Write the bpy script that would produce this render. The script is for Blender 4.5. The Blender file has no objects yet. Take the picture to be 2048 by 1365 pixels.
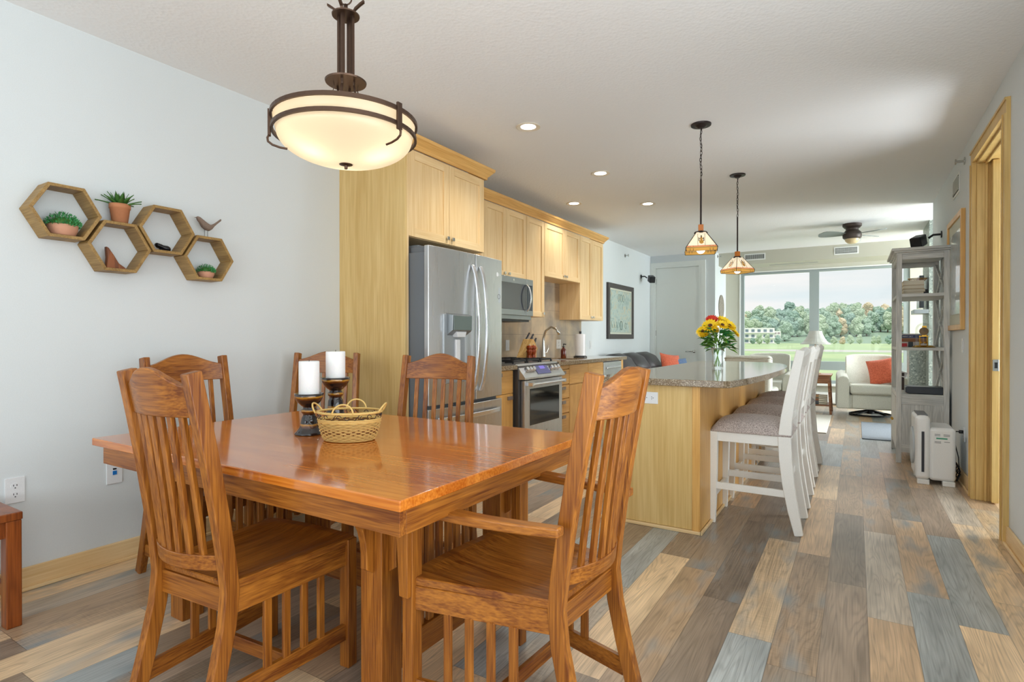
import bpy, bmesh, math, random
from mathutils import Vector, Matrix
random.seed(7)
PI = math.pi
scn = bpy.context.scene
C = scn.collection

# ------------------------------------------------------------------ camera
H = 1.16
cam = bpy.data.objects.new('camera', bpy.data.cameras.new('camera')); C.objects.link(cam)
cam.data.sensor_width = 36; cam.data.lens = 1117.5 / 2048 * 36
cam.location = (0, 0, H)
cam.rotation_euler = (PI / 2 - .0055, 0, .5515)
cam.data.clip_end = 2000
scn.camera = cam
scn.view_settings.view_transform = 'Standard'; scn.view_settings.look = 'None'
scn.view_settings.gamma = 1; scn.view_settings.exposure = .14; scn.view_settings.use_curve_mapping = False
scn.cycles.max_bounces = 8; scn.cycles.diffuse_bounces = 5; scn.cycles.glossy_bounces = 4
scn.cycles.transparent_max_bounces = 12; scn.cycles.sample_clamp_indirect = 6
scn.cycles.caustics_reflective = False; scn.cycles.caustics_refractive = False
scn.cycles.use_denoising = True

def S(r, g, b):
    f = lambda c: (c / 255 / 12.92) if c / 255 <= .04045 else ((c / 255 + .055) / 1.055) ** 2.4
    return (f(r), f(g), f(b), 1)

# ------------------------------------------------------------------ world
w = bpy.data.worlds.new('sky'); scn.world = w; w.use_nodes = True
nt = w.node_tree; nt.nodes.clear()
def N(nt, t, **k):
    n = nt.nodes.new(t)
    for a, v in k.items():
        if a.startswith('i_'):
            kk = a[2:]
            n.inputs[int(kk) if kk.isdigit() else kk].default_value = v
        else: setattr(n, a, v)
    return n
tc = N(nt, 'ShaderNodeTexCoord'); mp = N(nt, 'ShaderNodeMapping'); mp.inputs['Scale'].default_value = (1.2, 1.2, 9)
no = N(nt, 'ShaderNodeTexNoise'); no.inputs['Scale'].default_value = 1.6; no.inputs['Detail'].default_value = 5
cr = N(nt, 'ShaderNodeValToRGB'); cr.color_ramp.elements[0].position = .36; cr.color_ramp.elements[1].position = .62
cr.color_ramp.elements[0].color = S(212, 232, 238); cr.color_ramp.elements[1].color = S(248, 248, 246)
bg = N(nt, 'ShaderNodeBackground'); bg.inputs[1].default_value = .92; wo = N(nt, 'ShaderNodeOutputWorld')
nt.links.new(tc.outputs['Generated'], mp.inputs[0]); nt.links.new(mp.outputs[0], no.inputs[0])
nt.links.new(no.outputs[0], cr.inputs[0]); nt.links.new(cr.outputs[0], bg.inputs[0]); nt.links.new(bg.outputs[0], wo.inputs[0])

# ------------------------------------------------------------------ daylight and fill lamps
def area(name, loc, rot, sx, sy, power, col):
    l = bpy.data.lights.new(name, 'AREA'); l.shape = 'RECTANGLE'; l.size = sx; l.size_y = sy; l.energy = power; l.color = col
    o = bpy.data.objects.new(name, l); C.objects.link(o); o.location = loc; o.rotation_euler = rot
    return o
# daylight through the windows that stand behind the camera, plus fill lamps added for the hall, living room and far end
area('daylight_dining_window', (-1.1, -3.35, 1.5), (PI / 2 + .6, 0, 0), 3.9, 2.2, 90, (.90, .96, 1))
area('daylight_side_window', (.98, .55, 1.45), (PI / 2 + .55, 0, PI / 2), 3.4, 2.3, 84, (.90, .965, 1))
area('hall_fill_lamp', (2.28, 4.75, 1.5), (PI / 2 + .3, 0, PI / 2), 1.6, 2.0, 96, (.92, .97, 1))  # no window here; lamp added to brighten the kitchen through the doorway
area('living_fill_lamp', (4.75, 9.3, 1.5), (PI / 2, 0, PI / 2), 2.6, 2.2, 540, (.88, .96, 1))  # added fill at an unseen window, brightens the living room
area('far_fill_lamp', (-.55, 13.6, 4.6), (math.radians(52), 0, PI), 3.2, 2.6, 460, (.88, .96, 1))  # extra lamp above the view, added to brighten the far end
su = bpy.data.lights.new('sun', 'SUN'); su.energy = 2.0; su.angle = .6; su.color = (1, .97, .9)
so = bpy.data.objects.new('sun', su); C.objects.link(so); so.rotation_euler = (math.radians(32), math.radians(8), 0); so.location = (0, 0, 30)
# sun shines from behind the building on to the landscape beyond the far window

# ------------------------------------------------------------------ materials
def mat(name):
    m = bpy.data.materials.new(name); m.use_nodes = True
    return m, m.node_tree, m.node_tree.nodes['Principled BSDF']
def flat(name, col, rough=.5, metal=0, spec=.5, bump=0, bscale=200, **k):
    m, t, p = mat(name)
    p.inputs['Base Color'].default_value = col; p.inputs['Roughness'].default_value = rough
    p.inputs['Metallic'].default_value = metal; p.inputs['Specular IOR Level'].default_value = spec
    for a, v in k.items(): p.inputs[a.replace('_', ' ')].default_value = v
    n = N(t, 'ShaderNodeTexNoise'); n.inputs['Scale'].default_value = bscale; n.inputs['Detail'].default_value = 3
    tcn = N(t, 'ShaderNodeTexCoord'); t.links.new(tcn.outputs['Object'], n.inputs[0])
    mx = N(t, 'ShaderNodeMix', data_type='RGBA', blend_type='MULTIPLY'); mx.inputs[0].default_value = .12
    mx.inputs[6].default_value = col; t.links.new(n.outputs[0], mx.inputs[7])
    if metal < .5 and 'Emission_Strength' not in k and 'Transmission_Weight' not in k: t.links.new(mx.outputs[2], p.inputs['Base Color'])
    if bump:
        b = N(t, 'ShaderNodeBump'); b.inputs['Strength'].default_value = bump; b.inputs['Distance'].default_value = .01
        t.links.new(n.outputs[0], b.inputs['Height']); t.links.new(b.outputs[0], p.inputs['Normal'])
    return m
def emis(name, col, strength):
    m, t, p = mat(name)
    p.inputs['Base Color'].default_value = (0, 0, 0, 1); p.inputs['Emission Color'].default_value = col
    p.inputs['Emission Strength'].default_value = strength
    return m
def wood(name, c1, c2, axis='z', fine=1.0, rough=.35, bump=.05, dark=None, ring=.35, coat=0):
    m, t, p = mat(name)
    tcn = N(t, 'ShaderNodeTexCoord'); oi = N(t, 'ShaderNodeObjectInfo')
    ad = N(t, 'ShaderNodeVectorMath', operation='ADD'); cmb = N(t, 'ShaderNodeCombineXYZ')
    ml = N(t, 'ShaderNodeMath', operation='MULTIPLY'); ml.inputs[1].default_value = 37
    t.links.new(oi.outputs['Random'], ml.inputs[0])
    for i in range(3): t.links.new(ml.outputs[0], cmb.inputs[i])
    t.links.new(tcn.outputs['Object'], ad.inputs[0]); t.links.new(cmb.outputs[0], ad.inputs[1])
    def mapped(lo, hi):
        mp = N(t, 'ShaderNodeMapping'); s = [hi, hi, hi]; s['xyz'.index(axis)] = lo
        mp.inputs['Scale'].default_value = s; t.links.new(ad.outputs[0], mp.inputs[0]); return mp
    n1 = N(t, 'ShaderNodeTexNoise'); n1.inputs['Scale'].default_value = 1; n1.inputs['Detail'].default_value = 3; n1.inputs['Distortion'].default_value = .6
    t.links.new(mapped(1.2 * fine, 11 * fine).outputs[0], n1.inputs[0])
    n2 = N(t, 'ShaderNodeTexNoise'); n2.inputs['Scale'].default_value = 1; n2.inputs['Detail'].default_value = 2
    t.links.new(mapped(6 * fine, 180 * fine).outputs[0], n2.inputs[0])
    sn = N(t, 'ShaderNodeMath', operation='MULTIPLY'); sn.inputs[1].default_value = 34; t.links.new(n1.outputs[0], sn.inputs[0])
    si = N(t, 'ShaderNodeMath', operation='SINE'); t.links.new(sn.outputs[0], si.inputs[0])
    hf = N(t, 'ShaderNodeMath', operation='MULTIPLY'); hf.inputs[1].default_value = .5; t.links.new(n1.outputs[0], hf.inputs[0])
    m1 = N(t, 'ShaderNodeMath', operation='MULTIPLY_ADD'); m1.inputs[1].default_value = ring * .5; t.links.new(si.outputs[0], m1.inputs[0])
    t.links.new(hf.outputs[0], m1.inputs[2])
    m2 = N(t, 'ShaderNodeMath', operation='MULTIPLY_ADD'); m2.inputs[1].default_value = .68
    t.links.new(n2.outputs[0], m2.inputs[0]); t.links.new(m1.outputs[0], m2.inputs[2])
    r = N(t, 'ShaderNodeValToRGB'); r.color_ramp.elements[0].position = .38; r.color_ramp.elements[1].position = .82
    r.color_ramp.elements[0].color = c1; r.color_ramp.elements[1].color = c2
    t.links.new(m2.outputs[0], r.inputs[0]); t.links.new(r.outputs[0], p.inputs['Base Color'])
    p.inputs['Roughness'].default_value = rough
    if coat: p.inputs['Coat Weight'].default_value = coat; p.inputs['Coat Roughness'].default_value = .08
    b = N(t, 'ShaderNodeBump'); b.inputs['Strength'].default_value = bump; b.inputs['Distance'].default_value = .004
    t.links.new(n2.outputs[0], b.inputs['Height']); t.links.new(b.outputs[0], p.inputs['Normal'])
    return m
OAK = {a: wood('honey_oak_' + a, S(104, 50, 12), S(178, 112, 40), a, 1.1, .33, .10, ring=.12) for a in 'xyz'}
OAKT = wood('table_top_oak', S(174, 88, 22), S(220, 136, 50), 'x', .8, .14, .01, ring=.12, coat=.6)
MAP = {a: wood('maple_' + a, S(222, 186, 130), S(240, 212, 164), a, .55, .38, .01, ring=.12) for a in 'xyz'}  # pale tone, glare on the doors put into the colour
MAPJ = wood('maple_trim', S(198, 162, 94), S(222, 190, 124), 'z', .6, .38, .01, ring=.12)
MAPP = wood('maple_shaded', S(204, 168, 102), S(226, 196, 134), 'z', .5, .4, .01, ring=.12)  # darker maple copy, dimmer light on the end panels put into its colour
MAPD = {a: wood('maple_warm_' + a, S(206, 152, 80), S(232, 186, 112), a, .6, .38, .01, ring=.12) for a in 'xyz'}
SHELFW = wood('shelf_oak', S(126, 94, 46), S(176, 142, 84), 'x', 1, .55, .05, ring=.1)
BLKW = wood('block_wood', S(196, 150, 84), S(226, 188, 124), 'z', 1, .5, .03)
GREYW = {a: wood('washed_grey_wood_' + a, S(178, 180, 178), S(232, 232, 228), a, 1.2, .6, .08, ring=.12) for a in 'xyz'}
TABW = wood('side_table_wood', S(128, 78, 46), S(176, 122, 80), 'x', 1, .4, .03)
WALL = flat('wall_paint', S(222, 228, 230), .75, bump=.03, bscale=300)
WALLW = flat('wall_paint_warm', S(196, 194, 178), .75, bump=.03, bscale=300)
TRIMW = flat('white_trim_paint', S(232, 234, 230), .45)
DOORW = flat('white_door_paint', S(238, 242, 238), .4)
STOOLW = flat('white_stool_paint', S(244, 243, 238), .4)
WHITE = flat('white_plastic', S(236, 238, 240), .3)
BLACK = flat('black_plastic', S(24, 26, 30), .4)
GLOSSB = flat('gloss_black', S(16, 18, 24), .12)
BRONZE = flat('brushed_bronze', S(92, 72, 60), .42, metal=.85)
DBRONZE = flat('dark_bronze', S(52, 42, 42), .4, metal=.6)
IRON = flat('cast_iron', S(22, 24, 28), .5)
BRASS = flat('brass', S(206, 160, 62), .2, metal=1)
CHROME = flat('brushed_nickel', S(196, 196, 192), .22, metal=1)
SS = None
def steel(name, col, rough=.28, axis='z'):
    m, t, p = mat(name); p.inputs['Metallic'].default_value = .92; p.inputs['Base Color'].default_value = col
    tcn = N(t, 'ShaderNodeTexCoord'); mp = N(t, 'ShaderNodeMapping'); s = [260, 260, 260]; s['xyz'.index(axis)] = 2
    mp.inputs['Scale'].default_value = s; n = N(t, 'ShaderNodeTexNoise'); n.inputs['Scale'].default_value = 1
    t.links.new(tcn.outputs['Object'], mp.inputs[0]); t.links.new(mp.outputs[0], n.inputs[0])
    mr = N(t, 'ShaderNodeMapRange'); mr.inputs[3].default_value = rough - .05; mr.inputs[4].default_value = rough + .08
    t.links.new(n.outputs[0], mr.inputs[0]); t.links.new(mr.outputs[0], p.inputs['Roughness'])
    return m
SS = steel('stainless_steel', S(206, 208, 210)); SSD = steel('grey_steel', S(150, 154, 156), .35); SSL = steel('bright_handle_steel', S(226, 228, 232), .22)
FRSIDE = flat('fridge_side_grey', S(110, 116, 122), .45)
CUSH = None
def fabric(name, c1, c2, scale=400, bump=.3, rough=.9):
    m, t, p = mat(name); tcn = N(t, 'ShaderNodeTexCoord')
    n = N(t, 'ShaderNodeTexNoise'); n.inputs['Scale'].default_value = scale; n.inputs['Detail'].default_value = 2
    t.links.new(tcn.outputs['Object'], n.inputs[0])
    r = N(t, 'ShaderNodeValToRGB'); r.color_ramp.elements[0].position = .35; r.color_ramp.elements[1].position = .65
    r.color_ramp.elements[0].color = c1; r.color_ramp.elements[1].color = c2; t.links.new(n.outputs[0], r.inputs[0]); t.links.new(r.outputs[0], p.inputs['Base Color'])
    p.inputs['Roughness'].default_value = rough; p.inputs['Sheen Weight'].default_value = .2
    b = N(t, 'ShaderNodeBump'); b.inputs['Strength'].default_value = bump; b.inputs['Distance'].default_value = .002
    t.links.new(n.outputs[0], b.inputs['Height']); t.links.new(b.outputs[0], p.inputs['Normal'])
    return m
CUSH = fabric('stool_tweed', S(146, 134, 130), S(206, 194, 188), 160)
CREAM = fabric('cream_upholstery', S(204, 203, 190), S(222, 221, 210), 120, .2)
CREAM2 = fabric('cream_welt', S(158, 150, 130), S(176, 168, 148), 120, .2)
ORANGE = fabric('orange_velvet', S(208, 96, 66), S(232, 120, 88), 60, .2)
BLUEF = fabric('blue_fabric', S(84, 110, 150), S(110, 136, 176), 60, .2)
LEATHER = flat('dark_leather', S(62, 58, 62), .34, bump=.15, bscale=90)
RUGW = fabric('cream_rug', S(214, 208, 198), S(236, 230, 220), 80, .6)
RUGG = fabric('grey_mat', S(84, 94, 106), S(100, 110, 122), 80, .4)
BOOKC = [flat('book_' + n, c, .7) for n, c in (('cream', S(222, 208, 184)), ('tan', S(212, 184, 144)), ('ivory', S(226, 218, 194)), ('buff', S(228, 212, 180)))]
PAPER = flat('page_paper', S(232, 224, 204), .9)
TERRA = flat('terracotta', S(196, 132, 92), .85, bump=.1, bscale=60)
TERRA2 = flat('terracotta_pink', S(206, 152, 124), .85, bump=.1, bscale=60)
LEAF1 = flat('leaf_green', S(64, 150, 84), .6); LEAF2 = flat('leaf_dark_green', S(66, 116, 46), .5); LEAF3 = flat('leaf_lime', S(124, 176, 70), .5)
AGAVE = None
YEL = flat('sunflower_yellow', S(255, 220, 30), .6); RED = flat('flower_red', S(214, 50, 24), .6); DBR = flat('flower_disc_brown', S(84, 48, 26), .8)
WAX = flat('white_wax', S(240, 240, 240), .5, **{'Subsurface_Weight': .15})
WICK = flat('wicker', S(222, 186, 112), .6, bump=.2, bscale=120)
WIRE = flat('black_wire', S(44, 26, 28), .5)
KNIFE = flat('knife_handle', S(36, 40, 50), .4)
MILL = flat('pepper_mill_wood', S(150, 62, 22), .15)
AMBER = flat('amber_glass', S(92, 34, 20), .12, spec=.7)
REDW = wood('sculpture_wood', S(110, 58, 26), S(150, 86, 44), 'z', 1.5, .5, .05)
BENCHW = wood('bench_wood', S(104, 46, 10), S(158, 84, 32), 'z', 1, .3, .05, ring=.15)
def glassmat(name, tint=(1, 1, 1, 1), rough=0, refl=.9):
    m = bpy.data.materials.new(name); m.use_nodes = True; t = m.node_tree; t.nodes.clear()
    tr = N(t, 'ShaderNodeBsdfTransparent'); tr.inputs[0].default_value = tint
    gl = N(t, 'ShaderNodeBsdfGlossy'); gl.inputs['Roughness'].default_value = rough
    fr = N(t, 'ShaderNodeFresnel'); fr.inputs[0].default_value = 1.45
    mm = N(t, 'ShaderNodeMath', operation='MULTIPLY'); mm.inputs[1].default_value = refl
    mx = N(t, 'ShaderNodeMixShader'); o = N(t, 'ShaderNodeOutputMaterial')
    t.links.new(fr.outputs[0], mm.inputs[0]); t.links.new(mm.outputs[0], mx.inputs[0]); t.links.new(tr.outputs[0], mx.inputs[1]); t.links.new(gl.outputs[0], mx.inputs[2]); t.links.new(mx.outputs[0], o.inputs[0])
    return m
GLASS = glassmat('clear_glass'); GLASSG = glassmat('vase_glass', (.98, 1, .99, 1), .02, .5); WGLASS = glassmat('window_glass', (1, 1, 1, 1), 0, .3)
def ceiling_mat():
    m, t, p = mat('knockdown_ceiling'); p.inputs['Base Color'].default_value = S(240, 241, 242); p.inputs['Roughness'].default_value = .9
    g = N(t, 'ShaderNodeNewGeometry'); n = N(t, 'ShaderNodeTexNoise'); n.inputs['Scale'].default_value = 38; n.inputs['Detail'].default_value = 4
    n2 = N(t, 'ShaderNodeTexVoronoi'); n2.inputs['Scale'].default_value = 55
    t.links.new(g.outputs['Position'], n.inputs[0]); t.links.new(g.outputs['Position'], n2.inputs[0])
    a = N(t, 'ShaderNodeMath', operation='ADD'); t.links.new(n.outputs[0], a.inputs[0]); t.links.new(n2.outputs[0], a.inputs[1])
    b = N(t, 'ShaderNodeBump'); b.inputs['Strength'].default_value = .35; b.inputs['Distance'].default_value = .003
    t.links.new(a.outputs[0], b.inputs['Height']); t.links.new(b.outputs[0], p.inputs['Normal'])
    return m
CEIL = ceiling_mat()
def floor_mat():
    m, t, p = mat('vinyl_plank_floor'); L = t.links.new
    g = N(t, 'ShaderNodeNewGeometry'); sx = N(t, 'ShaderNodeSeparateXYZ'); L(g.outputs['Position'], sx.inputs[0])
    def M(op, a, b=None, c=None):
        n = N(t, 'ShaderNodeMath', operation=op)
        for i, v in enumerate((a, b, c)):
            if v is None: continue
            if isinstance(v, (int, float)): n.inputs[i].default_value = v
            else: L(v, n.inputs[i])
        return n.outputs[0]
    W, LEN = .1565, 1.22
    u = M('DIVIDE', M('SUBTRACT', sx.outputs[0], .045), W); iu = M('FLOOR', u); fu = M('SUBTRACT', u, iu)
    wn = N(t, 'ShaderNodeTexWhiteNoise', noise_dimensions='1D'); L(iu, wn.inputs['W'])
    v = M('DIVIDE', M('ADD', sx.outputs[1], M('MULTIPLY', wn.outputs[0], LEN * 3)), LEN); iv = M('FLOOR', v); fv = M('SUBTRACT', v, iv)
    cb = N(t, 'ShaderNodeCombineXYZ'); L(iu, cb.inputs[0]); L(iv, cb.inputs[1])
    w2 = N(t, 'ShaderNodeTexWhiteNoise', noise_dimensions='2D'); L(cb.outputs[0], w2.inputs[0]); rnd = w2.outputs[0]
    w3 = N(t, 'ShaderNodeTexWhiteNoise', noise_dimensions='3D'); cb3 = N(t, 'ShaderNodeCombineXYZ'); L(iv, cb3.inputs[0]); L(iu, cb3.inputs[1]); cb3.inputs[2].default_value = 5; L(cb3.outputs[0], w3.inputs[0])
    r = N(t, 'ShaderNodeValToRGB'); r.color_ramp.interpolation = 'CONSTANT'
    cols = [(0, (156, 132, 106)), (.13, (202, 176, 142)), (.24, (132, 116, 98)), (.37, (178, 150, 118)), (.48, (144, 148, 146)), (.60, (122, 108, 94)), (.70, (194, 168, 134)), (.82, (142, 124, 106)), (.91, (168, 156, 140))]
    e = r.color_ramp.elements
    e[0].position = 0; e[0].color = S(*cols[0][1]); e[1].position = cols[1][0]; e[1].color = S(*cols[1][1])
    for po, c in cols[2:]: x = e.new(po); x.color = S(*c)
    L(rnd, r.inputs[0])
    # grain coordinates, shifted for every plank
    gx = M('ADD', sx.outputs[0], M('MULTIPLY', rnd, 31.7)); gy = M('ADD', sx.outputs[1], M('MULTIPLY', w3.outputs[0], 53.1))
    def nz(ax, ay, det=3, dist=0.):
        c = N(t, 'ShaderNodeCombineXYZ'); L(M('MULTIPLY', gx, ax), c.inputs[0]); L(M('MULTIPLY', gy, ay), c.inputs[1])
        n = N(t, 'ShaderNodeTexNoise'); n.inputs['Scale'].default_value = 1; n.inputs['Detail'].default_value = det; n.inputs['Distortion'].default_value = dist
        L(c.outputs[0], n.inputs[0]); return n.outputs[0]
    big = nz(10, .8, 2, .35); rings = M('SINE', M('MULTIPLY', big, 120)); fine = nz(170, 3.2, 4)
    blot = nz(8, 2.4, 2); saw = nz(14, 160, 2); rz = M('MULTIPLY', M('POWER', M('MULTIPLY_ADD', rings, .5, .5), 3), .24)
    tot = M('ADD', M('MULTIPLY', M('SUBTRACT', 1, fine), 1.1), rz)
    sawm = M('MULTIPLY', M('GREATER_THAN', w3.outputs[0], .72), M('MULTIPLY', saw, .45))
    tot = M('ADD', tot, sawm)
    dk = M('MULTIPLY_ADD', tot, -1.2, 2.12)
    dk = M('MULTIPLY', dk, M('MULTIPLY_ADD', blot, .9, .5))
    edge = M('MINIMUM', M('MULTIPLY', M('MINIMUM', fu, M('SUBTRACT', 1, fu)), W), M('MULTIPLY', M('MINIMUM', fv, M('SUBTRACT', 1, fv)), LEN))
    seam = M('MULTIPLY_ADD', M('LESS_THAN', edge, .0012), -.5, 1); dk = M('MULTIPLY', dk, seam)
    vm = N(t, 'ShaderNodeVectorMath', operation='SCALE'); L(r.outputs[0], vm.inputs[0]); L(dk, vm.inputs['Scale'])
    # weathered blue grey patches on some planks
    bl = N(t, 'ShaderNodeMix', data_type='RGBA'); bl.inputs[7].default_value = S(124, 138, 144)
    L(M('MULTIPLY', M('MULTIPLY', M('GREATER_THAN', w3.outputs[0], .45), M('SMOOTH_MIN', M('MULTIPLY', M('MAXIMUM', M('SUBTRACT', blot, .5), 0), 5), 1, .1)), .8), bl.inputs[0])
    L(vm.outputs[0], bl.inputs[6]); L(bl.outputs[2], p.inputs['Base Color'])
    p.inputs['Roughness'].default_value = .3; p.inputs['Specular IOR Level'].default_value = .6
    b = N(t, 'ShaderNodeBump'); b.inputs['Strength'].default_value = .12; b.inputs['Distance'].default_value = .004
    L(dk, b.inputs['Height']); L(b.outputs[0], p.inputs['Normal'])
    return m
FLOORM = floor_mat()
def stone(name, base, sp1, sp2, scale=260, rough=.08):
    m, t, p = mat(name); tcn = N(t, 'ShaderNodeTexCoord'); v = N(t, 'ShaderNodeTexVoronoi'); v.inputs['Scale'].default_value = scale
    t.links.new(tcn.outputs['Object'], v.inputs[0]); sp = N(t, 'ShaderNodeSeparateColor'); t.links.new(v.outputs['Color'], sp.inputs[0])
    r = N(t, 'ShaderNodeValToRGB'); e = r.color_ramp.elements; e[0].color = sp1; e[0].position = 0; e[1].color = base; e[1].position = .25
    x = e.new(.78); x.color = base; y = e.new(.92); y.color = sp2
    t.links.new(sp.outputs[0], r.inputs[0]); t.links.new(r.outputs[0], p.inputs['Base Color']); p.inputs['Roughness'].default_value = rough
    return m
QUARTZ = stone('brown_quartz', S(134, 116, 92), S(84, 68, 50), S(196, 184, 160))
def tile_mat():
    m, t, p = mat('slate_backsplash'); g = N(t, 'ShaderNodeNewGeometry')
    n = N(t, 'ShaderNodeTexNoise'); n.inputs['Scale'].default_value = 3.2; n.inputs['Detail'].default_value = 6; t.links.new(g.outputs['Position'], n.inputs[0])
    r = N(t, 'ShaderNodeValToRGB'); e = r.color_ramp.elements; e[0].position = .35; e[0].color = S(142, 132, 120); e[1].position = .65; e[1].color = S(196, 174, 142)
    t.links.new(n.outputs[0], r.inputs[0]); mp = N(t, 'ShaderNodeMapping'); mp.inputs['Rotation'].default_value = (0, PI / 2, PI / 2)
    bk = N(t, 'ShaderNodeTexBrick'); bk.inputs['Scale'].default_value = 1; bk.inputs['Brick Width'].default_value = .3; bk.inputs['Row Height'].default_value = .3; bk.inputs['Mortar Size'].default_value = .002
    bk.offset = 0; sx = N(t, 'ShaderNodeSeparateXYZ'); cb = N(t, 'ShaderNodeCombineXYZ'); t.links.new(g.outputs['Position'], sx.inputs[0]); t.links.new(sx.outputs[1], cb.inputs[0]); t.links.new(sx.outputs[2], cb.inputs[1])
    t.links.new(cb.outputs[0], bk.inputs[0]); t.links.new(r.outputs[0], bk.inputs[1]); t.links.new(r.outputs[0], bk.inputs[2]); bk.inputs['Mortar'].default_value = S(130, 120, 106)
    t.links.new(bk.outputs[0], p.inputs['Base Color']); p.inputs['Roughness'].default_value = .45
    return m
SPLASH = tile_mat()
COLT = stone('mottled_grey_tile', S(150, 158, 150), S(112, 122, 116), S(192, 198, 188), 60, .5)
GROUT = flat('column_paint', S(150, 160, 152), .6)

# ------------------------------------------------------------------ mesh helpers
class B:
    def __init__(s): s.bm = bmesh.new()
    def box(s, x0, x1, y0, y1, z0, z1, rot=None, piv=None):
        vs = [s.bm.verts.new((x, y, z)) for x in (x0, x1) for y in (y0, y1) for z in (z0, z1)]
        for q in ((0, 1, 3, 2), (4, 6, 7, 5), (0, 4, 5, 1), (2, 3, 7, 6), (0, 2, 6, 4), (1, 5, 7, 3)): s.bm.faces.new([vs[i] for i in q])
        if rot:
            pv = Vector(piv or ((x0 + x1) / 2, (y0 + y1) / 2, (z0 + z1) / 2))
            mt = Matrix.Translation(pv) @ rot @ Matrix.Translation(-pv)
            for v in vs: v.co = mt @ v.co
        return s
    def rings(s, rs, closed=False, cap=True, flip=False):
        vr = [[s.bm.verts.new(p) for p in r] for r in rs]; n = len(vr[0]); k = len(vr)
        for i in range(k if closed else k - 1):
            a, b = vr[i], vr[(i + 1) % k]
            for j in range(n):
                f = [a[j], a[(j + 1) % n], b[(j + 1) % n], b[j]]
                try: s.bm.faces.new(f[::-1] if flip else f)
                except ValueError: pass
        if cap and not closed:
            for r in (vr[0][::-1], vr[-1]):
                try: s.bm.faces.new(r)
                except ValueError: pass
        return s
    def tube(s, pts, r, n=8, closed=False, cap=True):
        pts = [Vector(p) for p in pts]; k = len(pts); rs = []; up = None
        for i, p in enumerate(pts):
            a = pts[(i - 1) % k] if closed or i else p; b = pts[(i + 1) % k] if closed or i < k - 1 else p
            d = (b - a).normalized()
            if up is None: up = d.orthogonal().normalized()
            else:
                up = up - d * up.dot(d)
                up = up.normalized() if up.length > 1e-6 else d.orthogonal().normalized()
            sd = d.cross(up); rr = r[i] if isinstance(r, (list, tuple)) else r
            rs.append([p + (up * math.cos(2 * PI * j / n) + sd * math.sin(2 * PI * j / n)) * rr for j in range(n)])
        return s.rings(rs, closed, cap)
    def lathe(s, prof, c=(0, 0, 0), n=24, cap=True, sy=1, wob=0):
        rs = []
        for (r, z) in prof:
            rs.append([(c[0] + math.cos(2 * PI * j / n) * max(r, 1e-4) * (1 + wob * math.sin(5 * 2 * PI * j / n)), c[1] + math.sin(2 * PI * j / n) * max(r, 1e-4) * sy, c[2] + z) for j in range(n)])
        return s.rings(rs, cap=cap)
    def sweep(s, pts, half, depth, ax='x'):
        """bar along pts in a plane across axis ax: half thickness along ax, depth across the path"""
        pts = [Vector(p) for p in pts]; A = Vector((1, 0, 0)) if ax == 'x' else Vector((0, 1, 0)) if ax == 'y' else Vector((0, 0, 1)); rs = []
        for i, p in enumerate(pts):
            d = (pts[min(i + 1, len(pts) - 1)] - pts[max(i - 1, 0)]).normalized(); nn = A.cross(d).normalized()
            dd = depth[i] if isinstance(depth, (list, tuple)) else depth; hh = half[i] if isinstance(half, (list, tuple)) else half
            rs.append([p - A * hh - nn * dd / 2, p + A * hh - nn * dd / 2, p + A * hh + nn * dd / 2, p - A * hh + nn * dd / 2])
        return s.rings(rs)
    def prism(s, poly, a0, a1, ax='z'):
        f = {'z': lambda u, v, a: (u, v, a), 'y': lambda u, v, a: (u, a, v), 'x': lambda u, v, a: (a, u, v)}[ax]
        r0 = [s.bm.verts.new(f(u, v, a0)) for u, v in poly]; r1 = [s.bm.verts.new(f(u, v, a1)) for u, v in poly]; n = len(poly)
        for j in range(n): s.bm.faces.new([r0[j], r0[(j + 1) % n], r1[(j + 1) % n], r1[j]])
        s.bm.faces.new(r0[::-1]); s.bm.faces.new(r1)
        return s
    def quad(s, *p):
        s.bm.faces.new([s.bm.verts.new(q) for q in p]); return s
    def ball(s, c, r, seg=12, sc=(1, 1, 1)):
        bmesh.ops.create_uvsphere(s.bm, u_segments=seg, v_segments=max(6, seg // 2), radius=r, matrix=Matrix.Translation(c) @ Matrix.Diagonal((*sc, 1)))
        return s
    def o(s, name, m, parent=None, bev=0, smooth=False, seg=2, sub=0, label=None, solid=0):
        bmesh.ops.recalc_face_normals(s.bm, faces=s.bm.faces[:])
        me = bpy.data.meshes.new(name); s.bm.to_mesh(me); s.bm.free()
        ob = bpy.data.objects.new(name, me); C.objects.link(ob)
        if m: me.materials.append(m)
        if parent: ob.parent = parent
        if smooth:
            for p in me.polygons: p.use_smooth = True
        if solid: md = ob.modifiers.new('solid', 'SOLIDIFY'); md.thickness = solid; md.offset = 0
        if bev:
            md = ob.modifiers.new('bevel', 'BEVEL'); md.width = bev; md.segments = seg; md.limit_method = 'ANGLE'; md.angle_limit = .6
            if seg > 1:
                for p in me.polygons: p.use_smooth = True
                md.harden_normals = True
        if sub: md = ob.modifiers.new('sub', 'SUBSURF'); md.levels = sub; md.render_levels = sub
        if label: ob['label'] = label
        return ob
def thing(name, label, cat, loc=(0, 0, 0), rz=0, group=None):
    o = bpy.data.objects.new(name, None); C.objects.link(o); o.empty_display_size = .05
    o.location = loc; o.rotation_euler = (0, 0, rz); o['label'] = label; o['category'] = cat
    if group: o['group'] = group
    return o
def tag(o, label, cat, group=None):
    o['label'] = label; o['category'] = cat
    if group: o['group'] = group
    return o
def struct(o): o['kind'] = 'structure'; return o
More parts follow.
